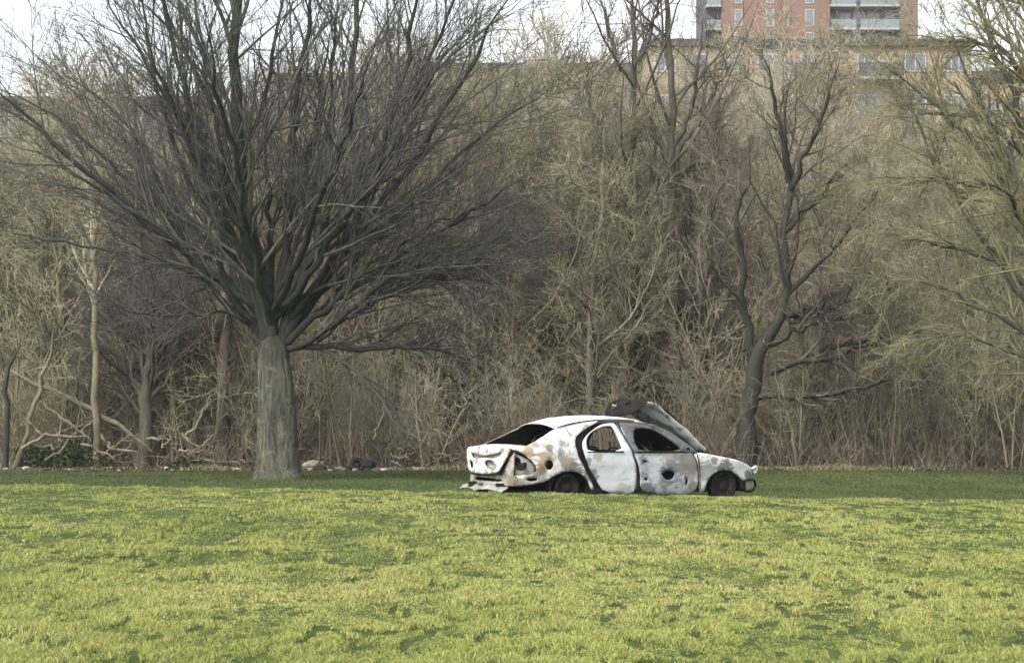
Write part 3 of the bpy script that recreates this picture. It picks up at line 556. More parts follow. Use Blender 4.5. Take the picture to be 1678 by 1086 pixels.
# ---------------------------------------------------------------- the burnt out car
TH = R(28); CAR = (-.387, 41.2)
def burnt(name, white, grey, rust, soot=.25, wsc=2.2, thr=.5, rough=.65, char=(.02, .02, .021), spots=()):
    """spots: (x, z, radius, colour) scorch marks in the car's own coordinates, ragged by noise"""
    m, nt, p = newmat(name); v = objco(nt)
    n1 = noise(nt, wsc, 6, .62, v, .6); n2 = noise(nt, 5.5, 5, .6, v, .3); n3 = noise(nt, 3.1, 4, .55, mapping(nt, v, (1, 1, 1.7)), .8); n4 = noise(nt, 38, 3, .6, v)
    c = mixc(nt, ramp(nt, n1, [(thr, 0), (thr + .09, 1)]), white, grey)
    c = mixc(nt, ramp(nt, n3, [(.60, 0), (.68, .85)]), c, rust)
    c = mixc(nt, ramp(nt, n2, [(.68 - soot * .3, 0), (.74 - soot * .2, .85)]), c, char)
    if spots:
        nf = noise(nt, 9, 7, .72, mapping(nt, v, (.6, 1, 1.4)), .6)
        sp = nt.nodes.new('ShaderNodeSeparateXYZ'); nt.links.new(v, sp.inputs[0])
        for (sx, sz, sr, sc) in spots:
            cx = nt.nodes.new('ShaderNodeCombineXYZ'); nt.links.new(mth(nt, 'SUBTRACT', sp.outputs[0], sx), cx.inputs[0]); nt.links.new(mth(nt, 'SUBTRACT', sp.outputs[2], sz), cx.inputs[1])
            le = nt.nodes.new('ShaderNodeVectorMath'); le.operation = 'LENGTH'; nt.links.new(cx.outputs[0], le.inputs[0])
            d = mth(nt, 'ADD', mth(nt, 'DIVIDE', le.outputs['Value'], sr), mth(nt, 'MULTIPLY_ADD', nf, 2.6, -1.3))
            c = mixc(nt, ramp(nt, d, [(.62, .85), (.86, 0)]), c, sc)
    c = mixc(nt, ramp(nt, n4, [(.35, .0), (.75, .22)]), c, tuple(x * .5 for x in grey))
    nt.links.new(c, p.inputs['Base Color']); p.inputs['Roughness'].default_value = rough; p.inputs['Specular IOR Level'].default_value = .35
    bump(nt, p, n1, .35, .03); return m
BM = dict(
    white=burnt('burnt_white_ash', (.58, .58, .56), (.22, .22, .22), (.36, .29, .18), .14, 3.2, thr=.54, spots=[(1.11, .44, .30, (.10, .10, .10)), (.62, .60, .26, (.33, .26, .15)), (.30, .80, .18, (.28, .20, .11)), (.50, .48, .14, (.20, .13, .08)), (1.0, .62, .12, (.30, .24, .16)), (.45, .92, .12, (.25, .2, .14)), (.40, .33, .26, (.20, .18, .15)), (1.55, 1.14, .14, (.2, .2, .2)), (.72, .86, .10, (.12, .12, .12)), (1.45, .40, .16, (.08, .08, .08)), (4.2, .46, .22, (.09, .09, .09)), (3.78, .40, .24, (.22, .22, .22)), (3.95, .60, .10, (.14, .14, .14)), (4.75, .33, .12, (.1, .1, .1))]),
    roof=burnt('burnt_roof_white', (.60, .60, .59), (.38, .38, .37), (.55, .47, .36), .0, thr=.63),
    door=burnt('burnt_door_white', (.50, .51, .53), (.33, .34, .35), (.30, .27, .22), .02, thr=.58, spots=[(1.50, .34, .17, (.12, .12, .12)), (1.62, .70, .12, (.28, .27, .25)), (1.42, .62, .08, (.15, .15, .15)), (2.15, .10, .2, (.35, .34, .32))]),
    grey=burnt('burnt_door_grey', (.40, .40, .42), (.19, .19, .21), (.20, .17, .13), .03, thr=.48, spots=[(3.42, .55, .30, (.15, .14, .12)), (3.45, .25, .18, (.19, .18, .16)), (3.0, .38, .20, (.10, .10, .11)), (2.52, .62, .12, (.12, .12, .12)), (2.6, .08, .2, (.12, .12, .12)), (3.0, .72, .16, (.30, .28, .24))]),
    rusty=burnt('burnt_tail_metal', (.34, .32, .28), (.12, .115, .10), (.26, .19, .10), .25, 3.5, .5),
    frame=burnt('sooty_frame', (.10, .10, .105), (.04, .04, .045), (.09, .07, .05), .3),
    bonnet=burnt('charred_bonnet', (.44, .45, .45), (.13, .14, .14), (.18, .16, .13), .12, 4.0, .5),
    char=simple('charred_black', (.018, .017, .016), .9, 0, (.008, .008, .008), 9, .4),
    dark=simple('burnt_dark_steel', (.032, .028, .024), .85, 0, (.010, .009, .008), 7, .4),
    alu=simple('melted_metal', (.36, .355, .34), .55, .3, (.16, .15, .14), 6, .5),
    tan=simple('rusted_tan', (.26, .22, .16), .8, 0, (.15, .12, .085), 6, .5),
)
car = empty('burnt_out_car', (CAR[0], CAR[1], 0), TH)
tag(car, 'burnt out ash white saloon car with its bonnet folded up against the windscreen', 'car')
def Wd(x, z):
    w = .86
    if x < .6: w -= .09 * ((.6 - x) / .6) ** 2
    if x > 3.9: w -= .15 * ((x - 3.9) / .85) ** 2
    if z < .25: w -= .05 * ((.25 - z) / .25) ** 2
    if z > .80: w -= .58 * (z - .80)
    if .45 < z < .7: w += .012 * math.sin((z - .45) / .25 * math.pi)      # body crease
    return w
def inpoly(p, poly):
    x, y = p; c = False; j = len(poly) - 1
    for i in range(len(poly)):
        a, b = poly[i], poly[j]
        if (a[1] > y) != (b[1] > y) and x < (b[0] - a[0]) * (y - a[1]) / (b[1] - a[1]) + a[0]: c = not c
        j = i
    return c
def dens(poly, d, smooth=True):
    out = []; n = len(poly)
    for i in range(n):
        a, b = Vector(poly[i]), Vector(poly[(i + 1) % n]); k = max(1, int((b - a).length / d))
        for q in range(k): out.append(a.lerp(b, q / k))
    return out
def rounded(poly, it=1):
    for _ in range(it):
        n = len(poly); out = []
        for i in range(n):
            a, b = Vector(poly[i]), Vector(poly[(i + 1) % n]); out += [a.lerp(b, .22), a.lerp(b, .78)]
        poly = [tuple(v) for v in out]
    return poly
def panel(name, poly, mapf, mat, holes=(), d=.05, th=.012, rnd=1, parent=None, jit=0, seed=0, outward=None):
    g = random.Random(seed); poly = rounded(poly, rnd) if rnd else poly
    vo = dens(poly, d); loops = [vo] + [dens(rounded(h, 2 if len(h) < 6 or len(h) > 7 and len(h) != 9 else 1), d * .6) for h in holes]
    if jit:
        for lp in loops:
            for v in lp: v.x += g.uniform(-jit, jit); v.y += g.uniform(-jit, jit)
    vs, es = [], []
    for lp in loops:
        s = len(vs); vs += [Vector(v) for v in lp]; es += [(s + i, s + (i + 1) % len(lp)) for i in range(len(lp))]
    xs = [v.x for v in vo]; ys = [v.y for v in vo]; hp = [[tuple(v) for v in lp] for lp in loops[1:]]; op = [tuple(v) for v in vo]
    x = min(xs) + d / 2
    while x < max(xs):
        y = min(ys) + d / 2
        while y < max(ys):
            q = (x + g.uniform(-.2, .2) * d, y + g.uniform(-.2, .2) * d)
            if inpoly(q, op) and not any(inpoly(q, h) for h in hp) and min((Vector(q) - v).length for v in vs[:sum(len(l) for l in loops)]) > d * .45: vs.append(Vector(q))
            y += d
        x += d
    V, E, Fc, *_ = geometry.delaunay_2d_cdt(vs, es, [], 0, 1e-6)
    tri = []
    for f in Fc:
        c = (sum(V[i].x for i in f) / len(f), sum(V[i].y for i in f) / len(f))
        if inpoly(c, op) and not any(inpoly(c, h) for h in hp): tri.append(tuple(f))
    v3 = [mapf(v.x, v.y) for v in V]
    me = bpy.data.meshes.new(name); me.from_pydata(v3, [], tri); me.materials.append(mat)
    bm = bmesh.new(); bm.from_mesh(me); bmesh.ops.delete(bm, geom=[v for v in bm.verts if not v.link_faces], context='VERTS')
    bmesh.ops.recalc_face_normals(bm, faces=bm.faces)
    if outward is not None:
        s = sum((f.normal.dot(Vector(outward)) * f.calc_area()) for f in bm.faces)
        if s < 0: bmesh.ops.reverse_faces(bm, faces=bm.faces)
    for f in bm.faces: f.smooth = True
    bm.to_mesh(me); bm.free()
    o = bpy.data.objects.new(name, me); col.objects.link(o); o.parent = parent or car
    me.materials.append(BM['char']); m = o.modifiers.new('thickness', 'SOLIDIFY'); m.thickness = th; m.offset = -1; m.material_offset = 1; m.material_offset_rim = 0
    return o
def dent(x, z, s=0): return .018 * (float(N2(x * 2.3 + s, z * 3.1 + s)) - .5) + .010 * (float(N3(x * 7 + s, z * 8)) - .5)
def side(sgn, off=0.0, ds=0, bulge=None):
    def f(x, z):
        return (x, sgn * (Wd(x, z) - off + dent(x, z, ds)), z)
    return f
def lift(p, zmin): return [(x, max(z, zmin)) for x, z in p]
quarter = [(.20, .85), (.577, 1.007), (.935, 1.178), (1.24, 1.238), (1.55, 1.278), (1.83, 1.298), (1.673, 1.235), (1.525, 1.174), (1.30, 1.05), (1.235, .95), (1.215, .85), (1.247, .696), (1.353, .51), (1.46, .334), (1.56, .14), (1.50, .13), (1.43, .28), (1.34, .39), (1.20, .445), (1.05, .455), (.90, .43), (.78, .39), (.639, .295), (.335, .235), (.06, .215), (.03, .39), (.456, .42), (.41, .60), (.15, .80), (.05, .82), (.03, .85)]
reardoor = [(1.998, 1.255), (1.83, 1.235), (1.68, 1.17), (1.50, 1.07), (1.38, .96), (1.345, .86), (1.353, .777), (1.395, .64), (1.454, .509), (1.596, .301), (1.739, .085), (2.316, .045), (2.367, .185), (2.375, .476), (2.297, .747), (2.217, .954), (2.102, 1.255)]
rwin = [(1.415, .778), (1.438, .94), (1.51, 1.045), (1.618, 1.12), (1.78, 1.182), (1.926, 1.207), (2.035, 1.207), (2.085, 1.048), (2.115, .778)]
frontdoor = [(2.191, 1.256), (2.265, .953), (2.345, .726), (2.454, .454), (2.464, .10), (2.767, .042), (3.379, .012), (3.536, .03), (3.618, .164), (3.612, .46), (3.515, .735), (3.337, .872), (3.155, 1.019), (2.83, 1.178), (2.514, 1.246)]
fwin = [(2.44, 1.165), (2.72, 1.175), (2.93, 1.095), (3.19, .91), (3.30, .772), (2.43, .772), (2.37, .93)]
wing = [(3.533, .742), (3.60, .60), (3.64, .459), (3.655, .05), (3.762, .066), (3.785, .19), (3.84, .29), (3.93, .37), (4.04, .415), (4.16, .432), (4.29, .42), (4.39, .385), (4.482, .32), (4.599, .252), (4.718, .238), (4.87, .33), (4.86, .45), (4.70, .535), (4.378, .625), (3.95, .69), (3.72, .735)]
fuel = [(.685 + .082 * math.cos(a), .564 + .085 * math.sin(a)) for a in np.linspace(0, 2 * math.pi, 10, endpoint=False)]
slot = [(.27, .352), (.47, .352), (.46, .298), (.28, .298)]
dh = [[(3.015 + .135 * math.cos(a) * (1 + .15 * math.sin(3 * a)), .363 + .085 * math.sin(a)) for a in np.linspace(0, 6.283, 9, endpoint=False)],
      [(2.575 + .035 * math.cos(a), .30 + .028 * math.sin(a)) for a in np.linspace(0, 6.283, 6, endpoint=False)],
      [(3.385 + .028 * math.cos(a), .247 + .07 * math.sin(a)) for a in np.linspace(0, 6.283, 8, endpoint=False)],
      [(2.50, .60), (2.60, .615), (2.56, .59), (2.51, .575)]]
near, farr = -1, 1
for sg in (near, farr):
    out = (0, sg, 0)
    panel('rear_quarter_panel', quarter, side(sg, 0, 3), BM['white'], [fuel, slot] if sg < 0 else [], outward=out, jit=.004)
    rd = panel('rear_door', reardoor, side(sg, -.012, 9), BM['door'], [rwin], outward=out, th=.03)
    panel('front_door', frontdoor, side(sg, -.004, 15), BM['grey'], [fwin] + (dh if sg < 0 else []), outward=out, th=.025)
    panel('front_wing', wing, side(sg, .004, 22), BM['white'], [], outward=out)
# sooty upper frame of the front doors, proud of the door skin
fframe = [(2.195, 1.262), (2.262, .96), (2.335, .745), (2.42, .742), (3.50, .742), (3.345, .88), (3.16, 1.03), (2.835, 1.188), (2.515, 1.256)]
for sg in (near, farr):
    panel('window_frame', fframe, side(sg, -.012, 15), BM['frame'], [fwin], outward=(0, sg, 0), rnd=0, th=.02)
# door apertures: sill, B pillar, inner door linings
def cbox(name, x0, x1, y0, y1, z0, z1, mat, parent=None, bev=.01, rot=None, warp=0):
    bm = bmesh.new(); bmesh.ops.create_cube(bm, size=1)
    c = Vector(((x0 + x1) / 2, (y0 + y1) / 2, (z0 + z1) / 2))
    bmesh.ops.scale(bm, vec=(x1 - x0, y1 - y0, z1 - z0), verts=bm.verts)
    bmesh.ops.bevel(bm, geom=bm.edges, offset=bev, segments=2, affect='EDGES')
    if warp:
        bmesh.ops.subdivide_edges(bm, edges=bm.edges, cuts=5, use_grid_fill=True)
        gg = random.Random(int(x0 * 100 + z0 * 37))
        for v in bm.verts: v.co += Vector((float(N1(v.co.z * 9 + 5, v.co.y * 9)) - .5, float(N2(v.co.x * 9, v.co.z * 9 + x0 * 9)) - .5, float(N3(v.co.x * 9 + 7, v.co.y * 9)) - .5)) * warp
    if rot: bmesh.ops.rotate(bm, cent=(0, 0, 0), matrix=rot, verts=bm.verts)
    me = bpy.data.meshes.new(name); bm.to_mesh(me); bm.free(); me.materials.append(mat)
    for p in me.polygons: p.use_smooth = False
    o = bpy.data.objects.new(name, me); col.objects.link(o); o.parent = parent or car; o.location = c; return o
def ctube(name, pts, r, mat, parent=None, s=8, n=None):
    p = np.array([(*q, r) if len(q) == 3 else q for q in pts], float); a = spline(p, n or max(3, len(p) * 4))
    v, f = tubes(a[None, :, :3], a[None, :, 3], s); return mesh_obj(name, v, f, mat, parent or car)
for sg in (near, farr):
    cbox('sill', 1.45, 3.7, sg * .74 - .06, sg * .74 + .06, .06, .17, BM['dark'])
    bp_ = [(2.10, .10), (2.30, .10), (2.46, .12), (2.45, .45), (2.36, .72), (2.28, .95), (2.22, 1.26), (2.06, 1.26), (2.10, .95), (2.16, .72)]
    panel('pillar', bp_, side(sg, .05), BM['frame'], [], outward=(0, sg, 0), th=.05, rnd=0)
    ap = [(1.20, .86), (1.33, .55), (1.55, .15), (1.75, .12), (1.60, .40), (1.42, .72), (1.43, .9), (1.55, 1.10), (1.80, 1.21), (2.0, 1.26), (1.80, 1.285), (1.50, 1.19), (1.27, 1.03)]
    panel('door_jamb', ap, side(sg, .06), BM['char'], [], outward=(0, sg, 0), th=.04, rnd=0)
    panel('windscreen_pillar', [(3.62, .70), (3.52, .83), (3.345, .965), (3.16, 1.10), (2.86, 1.235), (2.60, 1.288), (2.50, 1.268), (2.835, 1.192), (3.16, 1.035), (3.345, .885), (3.50, .75)], side(sg, .0), BM['frame'], [], outward=(0, sg, 0), th=.05, rnd=0)
    panel('cantrail', [(1.20, 1.225), (1.55, 1.272), (1.86, 1.30), (2.20, 1.305), (2.52, 1.285), (2.62, 1.255), (2.20, 1.268), (1.86, 1.262), (1.5, 1.225)], side(sg, .02), BM['frame'], [], outward=(0, sg, 0), th=.04, rnd=0)
ctube('window_seal', [(1.42, -.868, .772), (1.75, -.876, .772), (2.12, -.872, .772)], .012, BM['char'])
ctube('window_seal', [(2.40, -.874, .766), (2.85, -.874, .762), (3.32, -.868, .760)], .014, BM['char'])
ctube('drip_rail', [(.95, -.655, 1.19), (1.24, -.612, 1.252), (1.55, -.588, 1.292), (1.86, -.575, 1.314), (2.2, -.574, 1.316), (2.5, -.582, 1.296)], .008, BM['dark'])
ctube('wing_seam', [(3.60, -.872, .70), (3.64, -.874, .46), (3.66, -.862, .10)], .009, BM['char'])
ctube('boot_seam', [(.03, -.79, .80), (-.03, -.60, .60), (-.06, -.45, .425), (-.09, 0, .39), (-.05, .55, .40)], .016, BM['char'])
cbox('door_handle', 2.49, 2.58, -.885, -.862, .60, .625, BM['char'], bev=.006)
for x in (3.52,): ctube('mirror_stub', [(x - .06, -.80, .80), (x - .10, -.86, .82), (x - .14, -.88, .80)], .022, BM['char'])
panel('windscreen', [(-.74, 0), (.74, 0), (.60, 1), (-.60, 1)], lambda y, t: (3.62 - .90 * t + .10 * (1 - (y / .8) ** 2), y, .74 + .53 * t), BM['char'], [], rnd=0, d=.12, outward=(1, 0, 1), th=.008)  # dark sheet added in the opening to black out the view under the bonnet
# roof
redge = [(.90, 1.168), (1.24, 1.248), (1.55, 1.288), (1.86, 1.310), (2.20, 1.312), (2.45, 1.297), (2.68, 1.262)]
crown = [(.86, 1.25), (1.22, 1.350), (1.55, 1.378), (1.88, 1.388), (2.2, 1.378), (2.45, 1.358), (2.72, 1.315)]
def roofpt(u, w):          # u along, w across -1..1
    xe = np.interp(u, np.linspace(0, 1, 7), [p[0] for p in redge]); ze = np.interp(u, np.linspace(0, 1, 7), [p[1] for p in redge])
    xc = np.interp(u, np.linspace(0, 1, 7), [p[0] for p in crown]); zc = np.interp(u, np.linspace(0, 1, 7), [p[1] for p in crown])
    k = 1 - abs(w) ** 2.4; x = xe + (xc - xe) * k; z = ze + (zc - ze) * k; y = w * (Wd(xe, ze) + .004)
    return (x, y, z + .012 * (float(N1(x * 2.2, y * 2.2 + 5)) - .5))
def grid(name, fn, nu, nv, mat, th=.012, parent=None, outward=(0, 0, 1)):
    vs = [fn(i / (nu - 1), j / (nv - 1)) for i in range(nu) for j in range(nv)]
    fs = [(i * nv + j, (i + 1) * nv + j, (i + 1) * nv + j + 1, i * nv + j + 1) for i in range(nu - 1) for j in range(nv - 1)]
    o = mesh_obj(name, np.array(vs), np.array(fs), mat, parent or car)
    n = sum((p.normal for p in o.data.polygons), Vector())
    if n.dot(Vector(outward)) < 0: o.data.flip_normals()
    o.data.materials.append(BM['char']); m = o.modifiers.new('thickness', 'SOLIDIFY'); m.thickness = th; m.offset = -1; m.material_offset = 1; m.material_offset_rim = 0; return o
grid('roof', lambda u, v: roofpt(u, v * 2 - 1), 30, 24, BM['roof'])
# rear window surround (sloping pillars come with the quarter panels); deck under the glass
def deck(u, v):
    w = v * 2 - 1; x0, z0 = .02, .845; x1, z1 = .33, .885; x = x0 + (x1 - x0) * u; z = z0 + (z1 - z0) * u + .02 * (1 - w * w)
    return (x - .06 * (1 - w * w), w * (Wd(x, .84) - .02), z)
grid('rear_deck', deck, 8, 20, BM['white'])
# tailgate, rear face. plane coordinates (y, z)
def rearx(y, z, off=0): return -.07 * (1 - (y / .85) ** 2) + off + .02 * max(0, z - .4) + dent(y * 1.5 + 4, z * 1.5, 5)
def lidmap(off):
    return lambda y, z: (rearx(y, z, off), y, z)
lid = [(-.80, .84), (-.72, .72), (-.58, .56), (-.44, .435), (0, .40), (.55, .41), (.74, .50), (.80, .66), (.79, .84), (.4, .862), (-.4, .864)]
rec = [(.60, .76), (.30, .72), (.05, .70), (-.25, .735), (-.50, .775), (-.56, .75), (-.48, .70), (-.30, .665), (0, .675), (.25, .66), (.50, .655)]
rec2 = [(.02, .62), (-.22, .65), (-.42, .54), (-.34, .47), (-.12, .49), (0, .54)]
rec3 = [(.66, .60), (.52, .62), (.44, .52), (.52, .46), (.62, .50)]
BM['tail'] = burnt('burnt_tailgate', (.56, .56, .54), (.20, .20, .19), (.34, .27, .16), .1, 4.5, .50)
panel('tailgate', lid, lidmap(-.02), BM['tail'], [rec, rec2, rec3], outward=(-1, 0, 0), th=.03, d=.045)
panel('tailgate_inner', [(-.62, .80), (-.45, .46), (.60, .44), (.70, .80)], lidmap(.04), BM['rusty'], [], outward=(-1, 0, 0), rnd=0)
panel('rear_panel', [(-.80, .78), (-.80, .22), (-.3, .215), (.3, .21), (.78, .24), (.78, .62), (.5, .40), (-.44, .40)], lidmap(.05), BM['rusty'], [[(.55, .345), (-.45, .33), (-.50, .28), (.55, .285)]], outward=(-1, 0, 0), rnd=0)
# light opening on the near corner: recessed rusty bucket
panel('light_housing', [(.02, .80), (.42, .62), (.50, .40), (.30, .34), (.02, .34)], side(-1, .07, 2), BM['rusty'], [[(.14 + .07 * math.cos(a), .62 + .08 * math.sin(a)) for a in np.linspace(0, 6.283, 8, endpoint=False)]], outward=(0, -1, 0), th=.015)
panel('light_housing', [(.02, .80), (.42, .62), (.50, .40), (.30, .34), (.02, .34)], side(1, .07, 2), BM['tan'], [], outward=(0, 1, 0), th=.015)
cbox('corner_bracket', -.02, .14, -.79, -.70, .22, .40, BM['tan'], warp=.06)
cbox('corner_bracket', .10, .34, -.80, -.74, .40, .47, BM['tan'], warp=.05)
cbox('lamp_holder', .12, .30, -.80, -.76, .50, .60, BM['dark'], warp=.05)
# crumpled rear bumper beam
def bump_b(u, v):
    y = .80 - 1.52 * u; a = v * 1.0; x = -.15 + .07 * (1 - math.cos(a * 2.4)) + .05 * math.sin(u * 7) - .05 * (1 - (y / .9) ** 2)
    z = .145 + .085 * a + .022 * math.sin(u * 11) + .03 * float(N2(u * 9, a * 3)) - .02; return (x, y, z)
grid('rear_bumper_beam', bump_b, 40, 8, BM['alu'], .02, outward=(-1, 0, 0))
cbox('beam_bracket', -.12, .06, .45, .55, .16, .26, BM['dark']); cbox('beam_bracket', -.12, .06, -.55, -.45, .16, .26, BM['dark'])
# floor, firewall, wheel wells, interior
cbox('floor_pan', .1, 3.6, -.70, .70, .08, .13, BM['char'], warp=.03)
cbox('boot_floor', .05, 1.2, -.66, .66, .24, .28, BM['char'])
cbox('firewall', 3.42, 3.50, -.72, .72, .12, .70, BM['char'], warp=.04)
cbox('dashboard_beam', 3.02, 3.16, -.68, .68, .62, .72, BM['char'], warp=.05)
cbox('scuttle', 3.46, 3.70, -.70, .70, .66, .71, BM['dark'], warp=.03)
cbox('parcel_shelf', .45, .95, -.62, .62, .72, .76, BM['char'], warp=.05)
ctube('windscreen_header', [(2.66, -.58, 1.25), (2.72, -.3, 1.29), (2.73, 0, 1.30), (2.72, .3, 1.29), (2.66, .58, 1.25)], .028, BM['frame'])
ctube('steering_column', [(3.1, -.38, .64), (2.86, -.38, .74)], .022, BM['char'])
sw = ctube('steering_wheel', [(2.84 + .05 * math.sin(a), -.38 + .18 * math.cos(a), .76 + .17 * math.sin(a)) for a in np.linspace(0, 2 * math.pi, 13)], .010, BM['char'], n=40)
def seat(x, y, w):
    s = empty('seat', (x, y, .13)); s.parent = car
    def fr(nm, pts, r=.014): ctube(nm, pts, r, BM['dark'], s)
    fr('seat_back', [(0, -w, .15), (-.16, -w, .42), (-.22, -w * .8, .66), (-.25, 0, .70), (-.22, w * .8, .66), (-.16, w, .42), (0, w, .15)])
    fr('seat_base', [(0, -w, .15), (.42, -w, .18), (.46, 0, .18), (.42, w, .18), (0, w, .15), (0, -w, .15)])
    for k in range(5):
        z = .24 + k * .08; fr('spring', [(-.04 - k * .035, -w, z), (-.06 - k * .035, 0, z + .01), (-.04 - k * .035, w, z)], .006)
    for yy in (-.07, .07): fr('headrest_post', [(-.24, yy, .69), (-.27, yy, .80)], .008)
seat(2.45, -.37, .22); seat(2.45, .37, .22)
s = empty('rear_seat', (1.25, 0, .13)); s.parent = car
ctube('seat_back', [(0, -.60, .15), (-.2, -.60, .45), (-.28, -.5, .68), (-.28, 0, .70), (-.28, .5, .68), (-.2, .60, .45), (0, .60, .15)], .016, BM['dark'], s)
for k in range(7): ctube('spring', [(-.02 - k * .04, -.6, .2 + k * .07), (-.04 - k * .04, 0, .21 + k * .07), (-.02 - k * .04, .6, .2 + k * .07)], .007, BM['dark'], s)
def well(x, rr, z0):
    for sg in (-1, 1):
        def f(u, v):
            a = math.pi * u; return (x + rr * math.cos(a), sg * (.80 - .34 * v), z0 + rr * math.sin(a))
        grid('wheel_arch', f, 16, 4, BM['char'], .01, outward=(0, 0, 1))
        panel('arch_backing', [(x + rr * math.cos(a), z0 + rr * math.sin(a)) for a in np.linspace(0, math.pi, 12)] , lambda a, b, sg=sg: (a, sg * .47, b), BM['char'], [], rnd=0, outward=(0, sg, 0))
well(1.11, .38, .09); well(4.20, .40, .05)
def lathe(name, prof, s, mat, parent, cx, cy, cz, rough=0, seed=1, arc=1.0):
    g = np.random.default_rng(seed); n = len(prof); a = np.arange(s) * 2 * np.pi / s; v = []
    for r, y in prof:
        rr = r * (1 + rough * g.normal(0, 1, s)); v.append(np.stack([rr * np.cos(a), np.full(s, y) + rough * g.normal(0, .1, s), rr * np.sin(a)], -1))
    v = np.array(v).reshape(-1, 3); f = [(i * s + j, i * s + (j + 1) % s, (i + 1) * s + (j + 1) % s, (i + 1) * s + j) for i in range(n - 1) for j in range(s)]
    o = mesh_obj(name, v, np.array(f), mat, parent); o.location = (cx, cy, cz); return o
for (x, z, r) in ((1.08, .175, .235), (4.20, .15, .265)):
    for sg in (-1, 1):
        w = empty('wheel', (x, sg * .70, z)); w.parent = car
        lathe('tyre', [(r * .66, -sg * .06), (r * .72, sg * .09), (r * .9, sg * .105), (r, sg * .07), (r * 1.01, -sg * .06), (r * .9, -sg * .1), (r * .68, -sg * .09)], 36, BM['char'], w, 0, 0, 0, .012)
        lathe('rim', [(.015, sg * .06), (.05, sg * .065), (.06, sg * .04), (r * .42, sg * .015), (r * .6, sg * .03), (r * .68, sg * .085), (r * .70, sg * .08), (r * .66, -sg * .05)], 28, BM['dark'], w, 0, 0, 0)
# front end: engine, slam panel, headlamp shell, crash bar loop
cbox('engine', 3.72, 4.32, -.35, .40, .12, .52, BM['dark'], warp=.12, bev=.05)
cbox('battery_tray', 4.1, 4.4, .42, .62, .30, .50, BM['char'], warp=.05)
grid('slam_panel', lambda u, v: (4.78 - .10 * (v * 2 - 1) ** 2 + .05 * u, (v * 2 - 1) * .66, .55 - .10 * u + .012 * math.sin(v * 9)), 4, 16, BM['white'])
grid('front_valance', lambda u, v: (4.80 - .12 * (v * 2 - 1) ** 2, (v * 2 - 1) * .68, .10 + .14 * u + .01 * math.sin(v * 13)), 4, 16, BM['dark'], outward=(1, 0, 0))
for sg in (-1, 1):
    ctube('headlamp_shell', [(4.70, sg * .70, .245), (4.86, sg * .69, .25), (4.94, sg * .64, .20), (4.95, sg * .62, .12), (4.88, sg * .63, .055), (4.73, sg * .66, .05), (4.68, sg * .69, .12), (4.69, sg * .70, .245)], .022, BM['char'], n=30)
    cbox('lamp_reflector', 4.74, 4.88, sg * .62 - .02, sg * .62 + .02, .08, .21, BM['alu'], bev=.02, warp=.03)
    ctube('wing_tip', [(4.82, sg * .66, .43), (4.90, sg * .645, .45), (4.965, sg * .63, .475), (4.975, sg * .62, .41), (4.93, sg * .62, .36)], .026, BM['white'])
# bonnet thrown back over the windscreen
def bon(off=0, tr=0):
    def f(u, v):
        w = v * 2 - 1; hw = .66 - .04 * u
        prof = [(3.93, .705), (3.66, .95), (3.44, 1.15), (3.19, 1.37), (2.94, 1.55), (2.74, 1.61)]
        x = np.interp(u, np.linspace(0, 1, 6), [p[0] for p in prof]); z = np.interp(u, np.linspace(0, 1, 6), [p[1] for p in prof])
        nx, nz = -.62, -.78; b = .05 * (1 - w * w) + off + .10 * (float(N1(u * 4.2 + 8, w * 2.6)) - .5) + .05 * (float(N2(u * 9 + 3, w * 5)) - .5) + .035 * math.sin(u * 5 + w * 2)
        # the edges roll over
        e = .045 * max(0, abs(w) - .86) / .14
        return (x + nx * (b - e), w * hw, z + nz * (b - e) + .0 * (w + 1) * .5 * u - .09 * math.sin(math.pi * u) * (w + 1) * .5)
    return f
bo = grid('bonnet', bon(), 34, 26, BM['bonnet'], .014, outward=(-1, 0, -1))
# folded front lip of the bonnet with its slam holes
lp = [(-.62, 0), (.64, 0), (.68, .27), (.45, .33), (.1, .30), (-.3, .22), (-.62, .10)]
def lipmap(y, h): return (2.755 - .06 * math.sin(h * 8) - h * .25, y, 1.66 - h * 1.0 + .02 * math.sin(y * 6))
panel('bonnet_lip', lp, lipmap, BM['char'], [[(.30, .07), (.42, .05), (.55, .09), (.50, .19), (.38, .17), (.31, .14)], [(-.12, .05), (.02, .06), (.0, .11), (-.10, .10)]], parent=bo, outward=(-1, 0, 0), d=.04, th=.02)
for w in (-.5, 0, .5): ctube('stiffener', [(3.90, w * .9, .82), (3.52, w * 1.0, 1.20), (3.26, w * .9, 1.44), (2.98, w * .8, 1.60)], .02, BM['dark'], bo)
for sg in (-1, 1): ctube('bonnet_hinge', [(3.72, sg * .60, .70), (3.80, sg * .61, .76), (3.88, sg * .61, .75)], .018, BM['char'], bo)

# ---------------------------------------------------------------- litter
def blob(name, lab, cat, px, py, Y, w, h, d, mat, seed):
    g = np.random.default_rng(seed); bm = bmesh.new(); bmesh.ops.create_icosphere(bm, subdivisions=3, radius=1)
    for v in bm.verts:
        n = .7 + .6 * float(N1(v.co.x * 2.1 + seed, v.co.z * 2.3)) * float(.6 + .6 * N2(v.co.y * 3 + seed, v.co.x * 3)); v.co = Vector((v.co.x * w * n, v.co.y * d * n, max(v.co.z, -.5) * h * n))
    me = bpy.data.meshes.new(name); bm.to_mesh(me); bm.free(); me.materials.append(mat)
    for p in me.polygons: p.use_smooth = seed % 2 == 0
    o = bpy.data.objects.new(name, me); col.objects.link(o); x, y, z = at(px, py, Y); o.location = (x, y, float(ground_z(x, y)) + h * .45); o.rotation_euler = (0, 0, seed); tag(o, lab, cat)
wp = simple('white_plastic', (.42, .41, .38), .7, 0, (.14, .135, .12), 14, .5); dk = simple('dark_rubbish', (.03, .03, .03), .6, 0, (.015, .015, .015), 6, .4)
